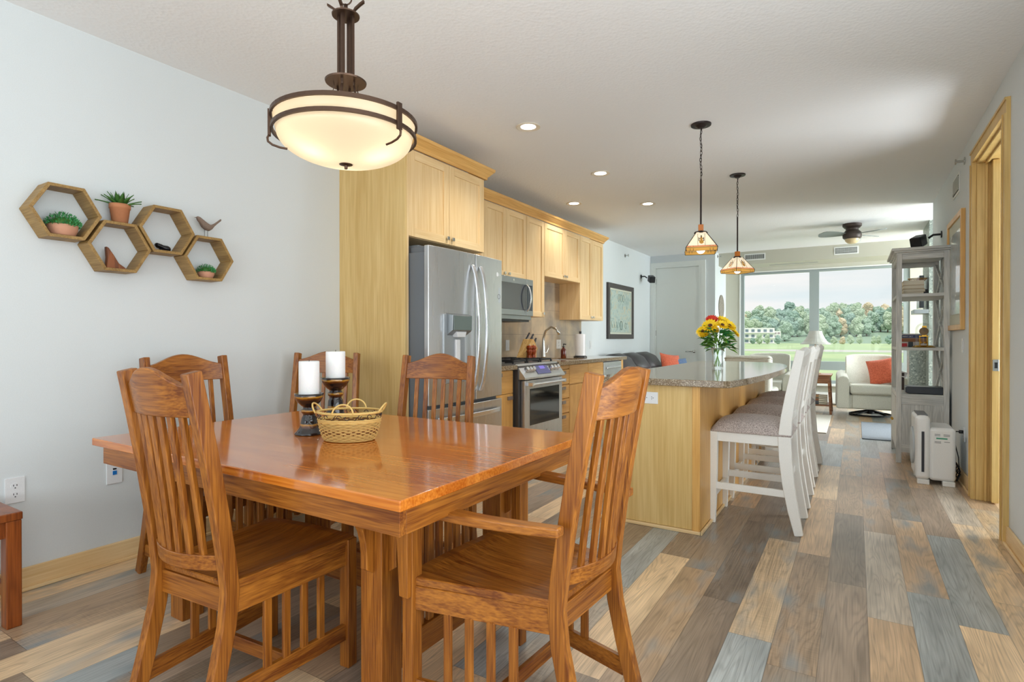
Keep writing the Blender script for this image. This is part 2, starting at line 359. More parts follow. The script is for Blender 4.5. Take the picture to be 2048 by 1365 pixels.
def dup(root, loc, rz, label, group=None):
    def cp(o, par):
        c = o.copy(); C.objects.link(c); c.parent = par
        for ch in [k for k in KIDS if k.parent == o]: cp(ch, c)
        return c
    KIDS = list(bpy.data.objects)
    r = cp(root, None); r.location = loc; r.rotation_euler = (0, 0, rz); r['label'] = label
    if group: r['group'] = group
    return r
RX = lambda a: Matrix.Rotation(a, 4, 'X'); RY = lambda a: Matrix.Rotation(a, 4, 'Y'); RZ = lambda a: Matrix.Rotation(a, 4, 'Z')
FW = Vector((-math.sin(.5515), math.cos(.5515), 0)); RT = Vector((math.cos(.5515), math.sin(.5515), 0))
def place(px, depth): return FW * depth + RT * ((px - 1024) / 1117.5 * depth)

XL, XR, CE = -3.253, .733, 2.674
# ================================================================== SETTING
struct(B().box(-3.6, 5.2, -3.3, 11.5, -.1, 0).o('floor', FLOORM))
struct(B().box(-3.6, 5.2, -3.3, 10.5, CE, CE + .1).o('ceiling', CEIL))
struct(B().box(XL - .15, XL, -3.3, 10.35, 0, CE).o('wall_left', WALL))
# right wall with the door opening and its end at y 7.81
b = B(); b.box(XR, XR + .14, -3.3, -1.2, 0, CE).box(XR, XR + .14, 2.3, 4.20, 0, CE).box(XR, XR + .14, -1.2, 2.3, 0, .25).box(XR, XR + .14, -1.2, 2.3, 2.58, CE).box(XR, XR + .14, 5.16, 7.81, 0, CE).box(XR, XR + .14, 4.20, 5.16, 2.44, CE)
struct(b.o('wall_right', WALL))
struct(B().box(XR + .14, 5.2, 7.67, 7.81, 0, CE).o('wall_living_return', WALL))
struct(B().box(2.3, 2.4, 2.0, 7.67, 0, CE).box(XR + .14, 2.3, 2.0, 2.1, 0, CE).o('wall_hall', WALL))
struct(B().box(XR + .14, 2.3, 3.9, 7.6, 0, .004).o('floor_hall', flat('hall_tile', S(226, 226, 222), .5)))
# rear wall behind the camera with a wide window
b = B(); b.box(-3.4, -3.15, -3.3, -3.15, 0, CE).box(.85, XR + .14, -3.3, -3.15, 0, CE).box(-3.15, .85, -3.3, -3.15, 0, .35).box(-3.15, .85, -3.3, -3.15, 2.55, CE)
struct(b.o('wall_rear', WALL))
b = B()
for x in (-3.13, -1.85, -.5, .8): b.box(x - .03, x + .03, -3.25, -3.2, .37, 2.55)
b.box(-3.15, .85, -3.25, -3.2, .35, .41).box(-3.15, .85, -3.25, -3.2, 2.5, 2.55)
struct(b.o('window_2', TRIMW))
b = B()
for y in (-1.17, .55, 2.27): b.box(XR + .05, XR + .1, y - .03, y + .03, .25, 2.58)
b.box(XR + .05, XR + .1, -1.2, 2.3, .2501, .3).box(XR + .05, XR + .1, -1.2, 2.3, 2.53, 2.5799)
struct(b.o('window_4', TRIMW))
# far wall with the white door, the return wall, the window wall
DY = 10.2
struct(B().box(XL - .15, -3.19, DY, DY + .15, 0, CE).box(-2.33, -2.10, DY, DY + .15, 0, CE).box(-3.19, -2.33, DY, DY + .15, 2.475, CE).o('wall_far', WALL))
struct(B().box(-2.2, -2.10, DY + .15, 11.3, 0, CE).o('wall_return', WALL))
WY = 11.15
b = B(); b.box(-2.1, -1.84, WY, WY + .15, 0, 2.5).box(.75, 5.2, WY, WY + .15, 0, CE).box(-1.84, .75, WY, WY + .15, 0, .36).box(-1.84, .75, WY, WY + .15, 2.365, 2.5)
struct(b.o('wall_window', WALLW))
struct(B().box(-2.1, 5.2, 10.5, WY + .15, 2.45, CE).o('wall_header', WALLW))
struct(B().box(-1.3, -.55, 10.78, 10.81, 2.443, 2.452).o('trim_slot', flat('slot_grey', S(170, 170, 166), .6)))
b = B(); b.box(5.05, 5.2, 7.81, 8.0, 0, CE).box(5.05, 5.2, 10.6, WY, 0, CE).box(5.05, 5.2, 8.0, 10.6, 0, .4).box(5.05, 5.2, 8.0, 10.6, 2.6, CE)
struct(b.o('wall_living_side', WALL))
b = B(); b.box(5.08, 5.14, 8, 10.6, .4, .46).box(5.08, 5.14, 8, 10.6, 2.54, 2.6)
for y in (8.03, 9.3, 10.57): b.box(5.08, 5.14, y - .03, y + .03, .4, 2.6)
struct(b.o('added_window_3', TRIMW))  # unseen window, put in to carry the living room fill
# far window: aluminium frame, mullion, lower rail, panes
ALU = flat('window_aluminium', S(152, 162, 160), .4, metal=.2)
wf = B(); wf.box(-1.84, -1.78, WY + .02, WY + .10, .36, 2.365).box(-.70, -.552, WY + .02, WY + .12, .36, 2.365).box(.67, .75, WY + .02, WY + .10, .36, 2.365)
for xa, xb in ((-1.78, -.70), (-.552, .67)): wf.box(xa, xb, WY + .02, WY + .11, .60, .75).box(xa, xb, WY + .02, WY + .10, 2.33, 2.365).box(xa, xb, WY + .02, WY + .10, .36, .42)
win = struct(wf.o('window_1', ALU))
for i, (a, c) in enumerate(((-1.78, -.70), (-.552, .67))):
    B().box(a, c, WY + .06, WY + .066, .75, 2.33).o('pane', WGLASS, win)
    B().box(a, c, WY + .06, WY + .066, .42, .60).o('lower_pane', WGLASS, win)
B().box(-1.855, -1.838, WY - .01, WY + .02, .36, 2.37).box(-1.855, .765, WY - .01, WY + .02, 2.365, 2.385).o('casing', TRIMW, win)
struct(B().box(-1.9, .75, WY - .14, WY, .33, .37).o('trim_sill', TRIMW, bev=.005))
struct(B().box(-1.75, .7, WY - .08, WY - .002, .03, .22).box(-1.75, .7, WY - .085, WY - .08, .05, .08).o('baseboard_heater', TRIMW, bev=.006))
# white door (door_1) in the far wall
d = B().box(-3.155, -2.375, DY + .02, DY + .06, .01, 2.44).o('door_1', DOORW, bev=.003); struct(d)
h = B(); h.lathe([(.026, 0), (.026, .006), (.01, .008)], n=16)
for v in h.bm.verts: v.co = Matrix.Translation((-2.46, DY + .018, .92)) @ RX(PI / 2) @ v.co
h.tube([(-2.46, DY + .01, .92), (-2.46, DY - .04, .92), (-2.48, DY - .045, .92), (-2.6, DY - .04, .915)], .009)
h.o('door_handle', CHROME, d, smooth=True)
for z in (2.2, 1.25, .32): B().box(-3.165, -3.15, DY + .005, DY + .02, z - .05, z + .05).o('hinge', CHROME, d)
struct(B().box(-3.19, -3.157, DY - .012, DY + .1, 0, 2.442).box(-2.373, -2.33, DY - .012, DY + .1, 0, 2.442).box(-3.19, -2.33, DY - .012, DY + .1, 2.442, 2.475).o('trim_1', DOORW))
struct(B().box(-3.25, -3.19, DY - .022, DY, 0, 2.475).box(-2.33, -2.26, DY - .022, DY, 0, 2.475).box(-3.25, -2.26, DY - .022, DY, 2.475, 2.54).o('trim_2', DOORW))
# wooden casing, jamb and pocket door in the right wall (door_2)
cs = B().box(XR - .02, XR, 4.115, 4.205, 0, 2.42).box(XR - .02, XR, 5.155, 5.25, 0, 2.42).box(XR - .02, XR, 4.115, 5.25, 2.42, 2.51)
for y0, y1 in ((4.115, 4.13), (4.19, 4.205), (5.155, 5.17), (5.235, 5.25)): cs.box(XR - .027, XR - .0201, y0, y1, 0, 2.42)
cs.box(XR - .027, XR - .0201, 4.115, 5.25, 2.495, 2.51).box(XR - .027, XR - .0201, 4.19, 5.17, 2.42, 2.435)
struct(cs.o('trim_3', MAPJ))
jb = B(); jb.box(XR + .0005, XR + .139, 5.14, 5.1599, 0, 2.405).box(XR + .0005, XR + .139, 4.2001, 4.22, 0, 2.405).box(XR + .0005, XR + .139, 4.2001, 5.1599, 2.405, 2.4399)
jb.box(XR + .045, XR + .06, 5.125, 5.14, 0, 2.39).box(XR + .045, XR + .06, 4.221, 5.139, 2.39, 2.405)
struct(jb.o('trim_4', MAPJ, bev=.002, seg=1))
d2 = struct(B().box(XR + .075, XR + .115, 5.06, 5.139, .01, 2.4).o('door_2', MAPJ, bev=.003))
lt = B().box(XR + .078, XR + .112, 5.052, 5.061, .93, 1.01).o('latch_plate', CHROME, d2, bev=.002); B().box(XR + .087, XR + .103, 5.048, 5.053, .95, .99).o('latch_slot', BLACK, lt)
# baseboards in maple with a quarter round shoe
def skirt(name, x0, x1, y0, y1, shoe):
    b = B().box(x0, x1, y0, y1, 0, .105)
    sx0, sx1, sy0, sy1 = shoe; b.box(sx0, sx1, sy0, sy1, 0, .018)
    return struct(b.o(name, MAP['y'], bev=.004))
skirt('baseboard_left', XL, XL + .014, -3.1, 2.85, (XL + .014, XL + .028, -3.1, 2.85))
skirt('baseboard_right', XR - .014, XR, 5.25, 7.8, (XR - .027, XR - .014, 5.25, 7.8))
skirt('baseboard_right_near', XR - .014, XR, -3.1, 4.115, (XR - .027, XR - .014, -3.1, 4.115))
skirt('baseboard_living', XL, XL + .014, 7.2, DY, (XL + .014, XL + .028, 7.2, DY))
# tiled column beyond the right wall's end
struct(B().box(.80, 1.5, 8.92, 9.7, 0, CE).o('wall_column', COLT))
struct(B().box(.62, .80, 9.3, 9.7, 0, 1.1).o('wall_hearth', COLT))

# ================================================================== DINING CHAIRS
def curve_y(x, hw, bow): return -bow * (1 - (x / hw) ** 2)
def make_chair(name, label, arms=False, hwr=.184, hwf=.225, top=1.066, lean_=.105):
    t = thing(name, label, 'chair')
    lt = .0215
    # rear posts
    base = [(-.315, 0), (-.29, .08), (-.258, .2), (-.228, .33), (-.2175, .43)] + [(-.2175 - lean_ * f ** 1.25, .43 + (top - .43) * f) for f in (.14, .33, .55, .78, 1)]; ztop = top
    for s in (-1, 1):
        x = s * (hwr - .016)
        B().sweep([(x - s * .013 * max(0, (z - .43) / .63), y, z) for y, z in base], .016, .046, 'x').o('rear_leg', OAK['z'], t, bev=.004)
    for s in (-1, 1):
        x = s * (hwf - lt); top = .645 if arms else .452
        B().box(x - lt, x + lt, .2175 - lt, .2175 + lt, 0, top).o('front_leg', OAK['z'], t, bev=.004)
    # seat, dished
    n = 14; b = B(); top = []; bot = []
    y0, y1 = -.215, .235
    xi = hwf if not arms else hwf - .0
    for i in range(n + 1):
        v = i / n; y = y0 + (y1 - y0) * v; hw = (hwr - .005) + (xi - hwr) * v
        rt = []; rb = []
        for j in range(n + 1):
            u = -1 + 2 * j / n; dish = .014 * max(0, 1 - (u * 1.1) ** 4) * max(0, 1 - ((v - .42) / .5) ** 4)
            yb = y + (.02 * (1 - u * u) * v)
            rt.append(b.bm.verts.new((u * hw, yb, .456 - dish))); rb.append(b.bm.verts.new((u * hw, yb, .43)))
        top.append(rt); bot.append(rb)
    for i in range(n):
        for j in range(n):
            b.bm.faces.new([top[i][j], top[i][j + 1], top[i + 1][j + 1], top[i + 1][j]]); b.bm.faces.new([bot[i][j], bot[i + 1][j], bot[i + 1][j + 1], bot[i][j + 1]])
    for i in range(n):
        b.bm.faces.new([top[i][0], top[i + 1][0], bot[i + 1][0], bot[i][0]]); b.bm.faces.new([top[i + 1][n], top[i][n], bot[i][n], bot[i + 1][n]])
        b.bm.faces.new([top[0][i + 1], top[0][i], bot[0][i], bot[0][i + 1]]); b.bm.faces.new([top[n][i], top[n][i + 1], bot[n][i + 1], bot[n][i]])
    b.o('seat', OAK['y'], t, smooth=False, bev=.003, seg=1)
    # seat rails
    B().box(-hwf + .03, hwf - .03, .205, .228, .36, .43).o('seat_rail', OAK['x'], t, bev=.002, seg=1); B().box(-hwr + .025, hwr - .025, -.222, -.2, .36, .43).o('seat_rail', OAK['x'], t, bev=.002, seg=1)
    for s in (-1, 1):
        B().sweep([(s * (hwr - .015), -.2, .395), (s * (hwf - .022), .2, .395)], .035, .02, 'z').o('seat_rail', OAK['y'], t, bev=.002, seg=1)
    # side stretchers with slats
    for s in (-1, 1):
        P = lambda y: s * ((hwr - .016) + (hwf - .022 - hwr + .016) * (y + .25) / .45)
        B().sweep([(P(-.26), -.26, .125), (P(.2), .2, .125)], .028, .018, 'z').o('side_stretcher', OAK['y'], t, bev=.002, seg=1)
        for k in range(4):
            y = -.10 + k * .066
            B().box(P(y) - .006, P(y) + .006, y - .0135, y + .0135, .15, .365).o('side_slat', OAK['z'], t, bev=.002, seg=1)
    B().box(-(hwr - .01), hwr - .01, -.03, -.012, .105, .15).o('cross_stretcher', OAK['x'], t, bev=.002, seg=1)
    # back: arched crest, lower rail, six slats, all bowed
    def lean(z):
        for (ya, za), (yb, zb) in zip(base, base[1:]):
            if za <= z <= zb: return ya + (yb - ya) * (z - za) / (zb - za)
        return base[-1][0]
    hw = hwr - .040; K = 16; rs = []
    for k in range(K + 1):
        x = -hw + 2 * hw * k / K; u = x / hw
        zt = ztop - .04 + .052 * (math.cos(u * PI) * .5 + .5) ** .9; zb = ztop - .128
        oy = curve_y(x, hw, .03)
        rs.append([(x, lean(zb) + oy - .012, zb), (x, lean(zb) + oy + .012, zb), (x, lean(min(zt, ztop)) + oy + .012, zt), (x, lean(min(zt, ztop)) + oy - .012, zt)])
    B().rings(rs).o('crest_rail', OAK['x'], t, bev=.004)
    rs = []; hl = hwr - .03
    for k in range(K + 1):
        x = -hl + 2 * hl * k / K; oy = curve_y(x, hl, .045)
        rs.append([(x, lean(zz) + oy + d, zz) for zz, d in ((.49, -.011), (.49, .011), (.535, .011), (.535, -.011))])
    B().rings(rs).o('back_rail', OAK['x'], t, bev=.002, seg=1)
    for k in range(6):
        x = (-2.5 + k) * (hw * 2 / 7.2); pts = []
        for z in (.53, .62, .72, .82, ztop - .123):
            f = (z - .53) / .4; pts.append((x, lean(z) + curve_y(x, hw, .045 * (1 - f) + .03 * f), z))
        B().sweep(pts, .011, .014, 'x').o('back_slat', OAK['z'], t, bev=.002, seg=1)
    if arms:
        for s in (-1, 1):
            K = 10; rs = []
            for k in range(K + 1):
                v = k / K; y = .27 - v * .53; x = s * (hwf - .028 - .048 * v + .012 * math.sin(v * PI))
                hw2 = .032 - .014 * v; zc = .662 - .006 * math.sin(v * PI)
                rs.append([(x - hw2, y, zc - .015), (x + hw2, y, zc - .015), (x + hw2, y, zc + .013), (x - hw2, y, zc + .013)])
            a = B().rings(rs).o('armrest', OAK['y'], t, bev=.006)
            x = s * (hwf + .006); B().prism([(.2, .40), (.235, .40), (.245, .56), (.26, .61), (.262, .647), (.2, .647)], x - .010, x + .010, 'x').o('arm_bracket', OAK['z'], t, bev=.003)
            pl = B().lathe([(.009, 0), (.009, .004)], n=12)
            for v in pl.bm.verts: v.co = Matrix.Translation((s * (hwr + .012), -.238, .66)) @ RY(PI / 2 * s) @ v.co
            pl.o('wooden_plug', OAK['x'], a)
    return t
ch = make_chair('dining_chair', 'honey oak dining chair without arms in the left foreground, its slatted back to the viewer')
ch.location = (-1.72, 1.15, 0); ch.rotation_euler = (0, 0, .067)
G = 'honey oak slat back side chairs at the dining table'; ch['group'] = G
c3 = make_chair('dining_chair', 'honey oak side chair at the table end against the white wall', hwr=.228, hwf=.24, top=1.062, lean_=.08)
c3.location = (-2.70, 1.60, 0); c3.rotation_euler = (0, 0, -PI / 2); c3['group'] = G
dup(c3, (-2.80, 2.20, 0), PI + .45, 'honey oak side chair behind the two candles, in front of the tall maple panel', G)
dup(c3, (-1.90, 2.12, 0), PI + .2, 'honey oak side chair across the table in front of the refrigerator', G)
ac = make_chair('dining_armchair', 'honey oak armchair at the right end of the dining table', True, hwr=.190, hwf=.303, top=1.068, lean_=.105)
ac.location = (-.888, 1.525, 0); ac.rotation_euler = (0, 0, PI / 2 - .06)

# ================================================================== TABLE
TX0, TX1, TY0, TY1 = -2.6, -.95, 1.02, 2.14
t = thing('dining_table', 'large square honey oak dining table with a glossy top and trestle base', 'table', ((TX0 + TX1) / 2, (TY0 + TY1) / 2, 0))
lx, ly = t.location.x, t.location.y
def tb(x0, x1, y0, y1, z0, z1): return B().box(x0 - lx, x1 - lx, y0 - ly, y1 - ly, z0, z1)
tb(TX0, TX1, TY0, TY1, .73, .76).o('tabletop', OAKT, t, bev=.004)
for q, a_ in (((TX0 + .05, TX1 - .02, TY0 + .02, TY0 + .045), 'x'), ((TX0 + .05, TX1 - .02, TY1 - .045, TY1 - .02), 'x'), ((TX0 + .05, TX0 + .075, TY0 + .045, TY1 - .045), 'y'), ((TX1 - .045, TX1 - .0199, TY0 + .045, TY1 - .045), 'y')):
    tb(*q, .66, .7299).o('apron', OAK[a_], t, bev=.001, seg=1)
for X in (-1.265, -2.38):
    for Y in (1.275, 1.94):
        tb(X - .045, X + .045, Y - .045, Y + .045, 0, .66).o('leg', OAK['z'], t, bev=.004)
        sg = -1 if Y < 1.5 else 1
        prof = [(0, .66), (.075, .66), (.07, .62), (.045, .58), (.034, .54), (.03, .50), (.03, .46), (0, .44)]
        y0 = Y + sg * .045 - ly
        B().prism([(y0 + sg * a, z) for a, z in prof], X - .014 - lx, X + .014 - lx, 'x').o('corbel', OAK['z'], t, bev=.003)
        sx = 1 if X > -2 else -1; x0 = X + sx * .045 - lx
        B().prism([(x0 + sx * a, z) for a, z in prof], Y - .014 - ly, Y + .014 - ly, 'y').o('corbel', OAK['z'], t, bev=.003)
    tb(X - .014, X + .014, 1.3, 1.92, .60, .66).o('trestle_rail', OAK['y'], t, bev=.003)
    tb(X - .018, X + .018, 1.3, 1.92, .09, .18).o('trestle_rail', OAK['y'], t, bev=.003)
    for k in range(7):
        y = 1.455 + k * .052; tb(X - .008, X + .008, y - .015, y + .015, .18, .60).o('slat', OAK['z'], t, bev=.002, seg=1)
tb(-2.36, -1.28, 1.585, 1.61, .16, .30).o('stretcher', OAK['x'], t, bev=.003)

# bench corner at the left edge
t = thing('wooden_bench', 'reddish oak bench end with square legs at the far left edge', 'bench', (-3.0, .62, 0))
b = B().box(-.22, .145, -.35, .262, .43, .462); b.o('seat', BENCHW, t, bev=.004)
B().box(-.2, .12, .225, .245, .36, .43).box(.1, .12, -.3, .225, .36, .43).o('seat_rail', BENCHW, t, bev=.002)
for x in (-.20, .11):
    for y in (-.31, .235): B().box(x - .03, x + .03, y - .025, y + .025, 0, .43).o('leg', BENCHW, t, bev=.004)
B().box(-.17, .09, .23, .25, .10, .15).o('stretcher', BENCHW, t, bev=.002)

# ================================================================== TABLE TOP THINGS
def glaze():
    m, t, p = mat('brown_glaze'); tcn = N(t, 'ShaderNodeTexCoord'); sx = N(t, 'ShaderNodeSeparateXYZ'); t.links.new(tcn.outputs['Object'], sx.inputs[0])
    n = N(t, 'ShaderNodeTexNoise'); n.inputs['Scale'].default_value = 22; t.links.new(tcn.outputs['Object'], n.inputs[0])
    a = N(t, 'ShaderNodeMath', operation='MULTIPLY_ADD'); a.inputs[1].default_value = .016; t.links.new(n.outputs[0], a.inputs[0]); t.links.new(sx.outputs[2], a.inputs[2])
    f = N(t, 'ShaderNodeMath', operation='FLOORED_MODULO'); f.inputs[1].default_value = .058; t.links.new(a.outputs[0], f.inputs[0])
    d = N(t, 'ShaderNodeMath', operation='DIVIDE'); d.inputs[1].default_value = .058; t.links.new(f.outputs[0], d.inputs[0])
    r = N(t, 'ShaderNodeValToRGB'); e = r.color_ramp.elements; e[0].position = 0; e[0].color = S(20, 18, 22); e[1].position = .6; e[1].color = S(34, 22, 18)
    x = e.new(.75); x.color = S(92, 48, 12); y = e.new(.86); y.color = S(176, 124, 28); z = e.new(.93); z.color = S(40, 26, 16)
    t.links.new(d.outputs[0], r.inputs[0]); t.links.new(r.outputs[0], p.inputs['Base Color']); p.inputs['Roughness'].default_value = .08; p.inputs['Coat Weight'].default_value = .5
    return m
GLZ = glaze()
def holder(loc, k, stretch, label, clabel, hc=.158):
    prof = [(0, 0), (.060, 0), (.061, .006), (.052, .014), (.040, .03), (.034, .055), (.031, .07), (.026, .078), (.025, .084), (.033, .093), (.034, .102), (.026, .108), (.024, .114), (.034, .12), (.05, .136), (.058, .152), (.062, .170)]
    pr = [(r * k, z * stretch if z < .07 else .07 * (stretch - 1) + z) for r, z in prof]
    top = pr[-1][1]; pr += [((.057) * k, top), (.044 * k, top - .022), (0, top - .024)]
    o = B().lathe(pr, n=32, wob=.006).o('candle_holder', GLZ, smooth=True); o.location = loc
    tag(o, label, 'candle holder', 'glazed candle holders on the dining table')
    c = B().lathe([(0, 0), (.040, 0), (.041, .002), (.041, hc - .003), (.039, hc), (.037, hc - .004), (.004, hc - .008), (0, hc - .008)], n=28)
    co = c.o('pillar_candle', WAX, smooth=True, bev=0); co.location = (loc[0], loc[1], loc[2] + top - .024)
    tag(co, clabel, 'candle', 'white pillar candles'); wk = B().tube([(0, 0, hc - .01), (.001, 0, hc + .006)], .0012, 6).o('wick', BLACK, co)
p1 = place(618, 2.32); holder((p1.x, p1.y, .76), .95, 1.0, 'shorter dark brown glazed candle holder beside the wicker basket', 'white pillar candle on the shorter holder in front')
p2 = place(671, 2.45); holder((p2.x, p2.y, .76), 1.0, 1.82, 'taller dark brown glazed candle holder standing behind the wicker basket', 'white pillar candle on the taller holder at the back', .138)
# wicker basket
pb = place(699, 2.19); t = thing('wicker_basket', 'oval wicker basket with four looped handles and black scroll wire under its rim', 'basket', (pb.x, pb.y, .76), .5515)
def oval(rx, ry, z, n=48, ph=0): return [(rx * math.cos(2 * PI * j / n + ph), ry * math.sin(2 * PI * j / n + ph), z) for j in range(n)]
b = B()
for k in range(12):
    z = .005 + k * .0062; f = k / 11; rx, ry = .096 + .022 * f ** .7, .072 + .020 * f ** .7
    n = 144; pts = []
    for j in range(n):
        a = 2 * PI * j / n; w_ = .0026 * math.cos(18 * a + (PI if k % 2 else 0)); pts.append(((rx + w_) * math.cos(a), (ry + w_) * math.sin(a), z))
    b.tube(pts, .0025, 5, closed=True)
b.o('woven_side', WICK, t, smooth=True)
B().rings([[(x, y, z_) for x, y, _ in oval(rx - .001, ry - .001, 0)] for rx, ry, z_ in ((.094, .070, .004), (.112, .086, .036), (.116, .090, .076))], cap=False).o('gap_shade', flat('gap_shade_brown', S(122, 84, 40), .8), t)  # dark sheet inside the weave, paints the shadow between the strands
b = B().lathe([(0, .002), (.094, .002), (.096, .006), (0, .008)], n=32, sy=.76); b.o('base', WICK, t)
B().tube(oval(.118, .091, .079), .0045, 8, closed=True).tube(oval(.1215, .094, .085), .003, 6, closed=True).o('middle_band', WICK, t, smooth=True)
B().tube(oval(.124, .097, .112), .0042, 8, closed=True).tube(oval(.119, .092, .114), .003, 6, closed=True).o('rim', WICK, t, smooth=True)
b = B()
for j in range(26):
    a = 2 * PI * j / 26; 
    if j % 3 == 0:
        b.tube([(.1215 * math.cos(a), .094 * math.sin(a), .086), (.1235 * math.cos(a + .17), .0965 * math.sin(a + .17), .109)], .0015, 5)
    else:
        pts = []
        for i in range(14):
            th = i / 13 * 4.6 * (1 if j % 2 else -1); rr = .0105 * (1 - i / 20)
            aa = a + rr * math.cos(th) / .11; pts.append((.1228 * math.cos(aa), .0955 * math.sin(aa), .098 + rr * math.sin(th)))
        b.tube(pts, .0015, 5)
b.o('scroll_wire', WIRE, t, smooth=True)
for a, tilt in ((0, .55), (PI / 2, .12), (PI, .55), (-PI / 2, -.25)):
    cx, cy = .12 * math.cos(a), .094 * math.sin(a); tx, ty = -math.sin(a), math.cos(a); pts = []
    for i in range(15):
        th = PI * i / 14; u = .040 * math.cos(th); hh = .040 * math.sin(th)
        pts.append((cx + tx * u + math.cos(a) * hh * tilt, cy + ty * u + math.sin(a) * hh * tilt, .110 + hh * (1 - .25 * abs(tilt))))
    B().tube(pts, .0034, 7).o('handle', WICK, t, smooth=True)

# ================================================================== HEXAGON SHELVES
R_ = .144
HX = [(1.137, 1.750, 'upper left hexagonal wooden wall shelf holding a bushy potted plant'), (1.361, 1.617, 'second hexagonal wooden wall shelf from the left, holding the wooden fin sculpture'),
      (1.588, 1.737, 'third hexagonal wooden wall shelf from the left, holding the small black figure'), (1.815, 1.613, 'lowest right hexagonal wooden wall shelf, under the bird figure')]
for i, (cy, cz, lab) in enumerate(HX):
    th = .0145; b = B(); ro, ri = R_ - .001, R_ - .001 - th * 1.155
    for k in range(6):
        a0, a1 = PI / 3 * k, PI / 3 * (k + 1)
        P = lambda r, a, x: (x, cy + r * math.cos(a), cz + r * math.sin(a))
        x0, x1 = XL + .001, XL + .113
        v = [b.bm.verts.new(P(r, a, x)) for x in (x0, x1) for a in (a0, a1) for r in (ri, ro)]
        for q in ((0, 1, 3, 2), (4, 6, 7, 5), (0, 4, 5, 1), (2, 3, 7, 6), (0, 2, 6, 4), (1, 5, 7, 3)): b.bm.faces.new([v[m] for m in q])
    o = b.o('hexagon_shelf', SHELFW, bev=.001, seg=1); tag(o, lab, 'wall shelf', 'hexagonal wall shelves')
hb = lambda i: HX[i][1] - (R_ - .0155) * .866 - .0012
# bushy plants in low pots
def bushy(loc, k, label):
    t = thing('potted_plant', label, 'potted plant', loc, 0, 'bushy plants in low clay pots')
    B().lathe([(0, 0), (.034 * k, 0), (.044 * k, .010 * k), (.052 * k, .03 * k), (.054 * k, .048 * k), (.050 * k, .05 * k), (.046 * k, .042 * k), (0, .042 * k)], n=24).o('pot', TERRA2, t, smooth=True)
    rnd = random.Random(3); b = B()
    for _ in range(420):
        a = rnd.uniform(0, 2 * PI); e = math.acos(rnd.uniform(-.15, 1)); rr = rnd.uniform(.75, 1)
        p = Vector((.060 * k * rr * math.sin(e) * math.cos(a), .060 * k * rr * math.sin(e) * math.sin(a), .048 * k + .052 * k * rr * math.cos(e)))
        d = (p - Vector((0, 0, .02 * k))).normalized() + Vector((rnd.uniform(-.5, .5), rnd.uniform(-.5, .5), rnd.uniform(-.3, .5))); d.normalize()
        s = d.cross(Vector((rnd.random(), rnd.random(), rnd.random()))).normalized() * .0036 * k; l = d * .013 * k
        b.quad(p, p + l * .5 + s, p + l, p + l * .5 - s)
    b.o('foliage', LEAF1, t)
    B().ball((0, 0, .048 * k), .05 * k, 12, (1, 1, .75)).o('foliage_core', LEAF2, t, smooth=True)
    return t
bushy((XL + .06, 1.139, hb(0)), 1.12, 'larger bushy green plant in a low clay pot inside the upper left hexagon')
bushy((XL + .06, 1.822, hb(3)), .82, 'smaller bushy green plant in a low clay pot inside the lowest hexagon')
# agave on hexagon 2
t = thing('potted_succulent', 'spiky dark green succulent in a tall terracotta pot between two hexagons', 'potted plant', (XL + .06, 1.38, HX[1][1] + (R_ - .001) * .866 + .0005))
B().lathe([(0, 0), (.034, 0), (.044, .075), (.047, .076), (.047, .098), (.042, .098), (.041, .085), (0, .085)], n=24).o('pot', TERRA, t, smooth=True, bev=0)
b = B(); rnd = random.Random(5)
for k in range(22):
    a = k * 2.399 + .5; el = 1.38 - k * .055; ln = .082 + .0008 * k; pts = []; wd = []
    for i in range(7):
        f = i / 6; pts.append(Vector((0, 0, .09)) + Vector((math.cos(a) * math.cos(el), math.sin(a) * math.cos(el), math.sin(el) - .10 * f * f)) * ln * f + Vector((math.cos(a), math.sin(a), 0)) * .010)
        wd.append(.0135 * (math.sin(PI * min(f * .8 + .25, 1)) + .03) * (1 - f ** 6))
    sd = Vector((-math.sin(a), math.cos(a), 0)); up = Vector((0, 0, 1))
    b.rings([[p - sd * w_, p - up * .004, p + sd * w_, p + up * .0015] for p, w_ in zip(pts, wd)])
b.o('leaf_rosette', LEAF2, t, smooth=True)
# fin sculpture
b = B().prism([(1.318, 0), (1.345, .002), (1.41, .0), (1.408, .012), (1.375, .035), (1.352, .075), (1.33, .108), (1.318, .115), (1.322, .06)], XL + .035, XL + .065, 'x')
for v in b.bm.verts: v.co.z += hb(1)
tag(b.o('wooden_sculpture', REDW, bev=.006), 'reddish wooden fin shaped sculpture inside the second hexagon', 'ornament')
# black figure
z0 = hb(2); b = B()
b.rings([[(XL + .06 + .017 * math.cos(a) * s, 1.575 + dx, z0 + zc + .013 * math.sin(a) * s) for a in [2 * PI * j / 10 for j in range(10)]] for dx, zc, s in ((-.028, .036, .5), (-.02, .034, 1), (0, .028, 1.1), (.012, .022, 1.2), (.02, .02, 1.35), (.036, .019, 1.4), (.046, .016, 1.0))])
b.box(XL + .047, XL + .073, 1.568, 1.622, z0, z0 + .016)
tag(b.o('black_figurine', GLOSSB, bev=.004), 'small glossy black carved figure inside the third hexagon', 'ornament')
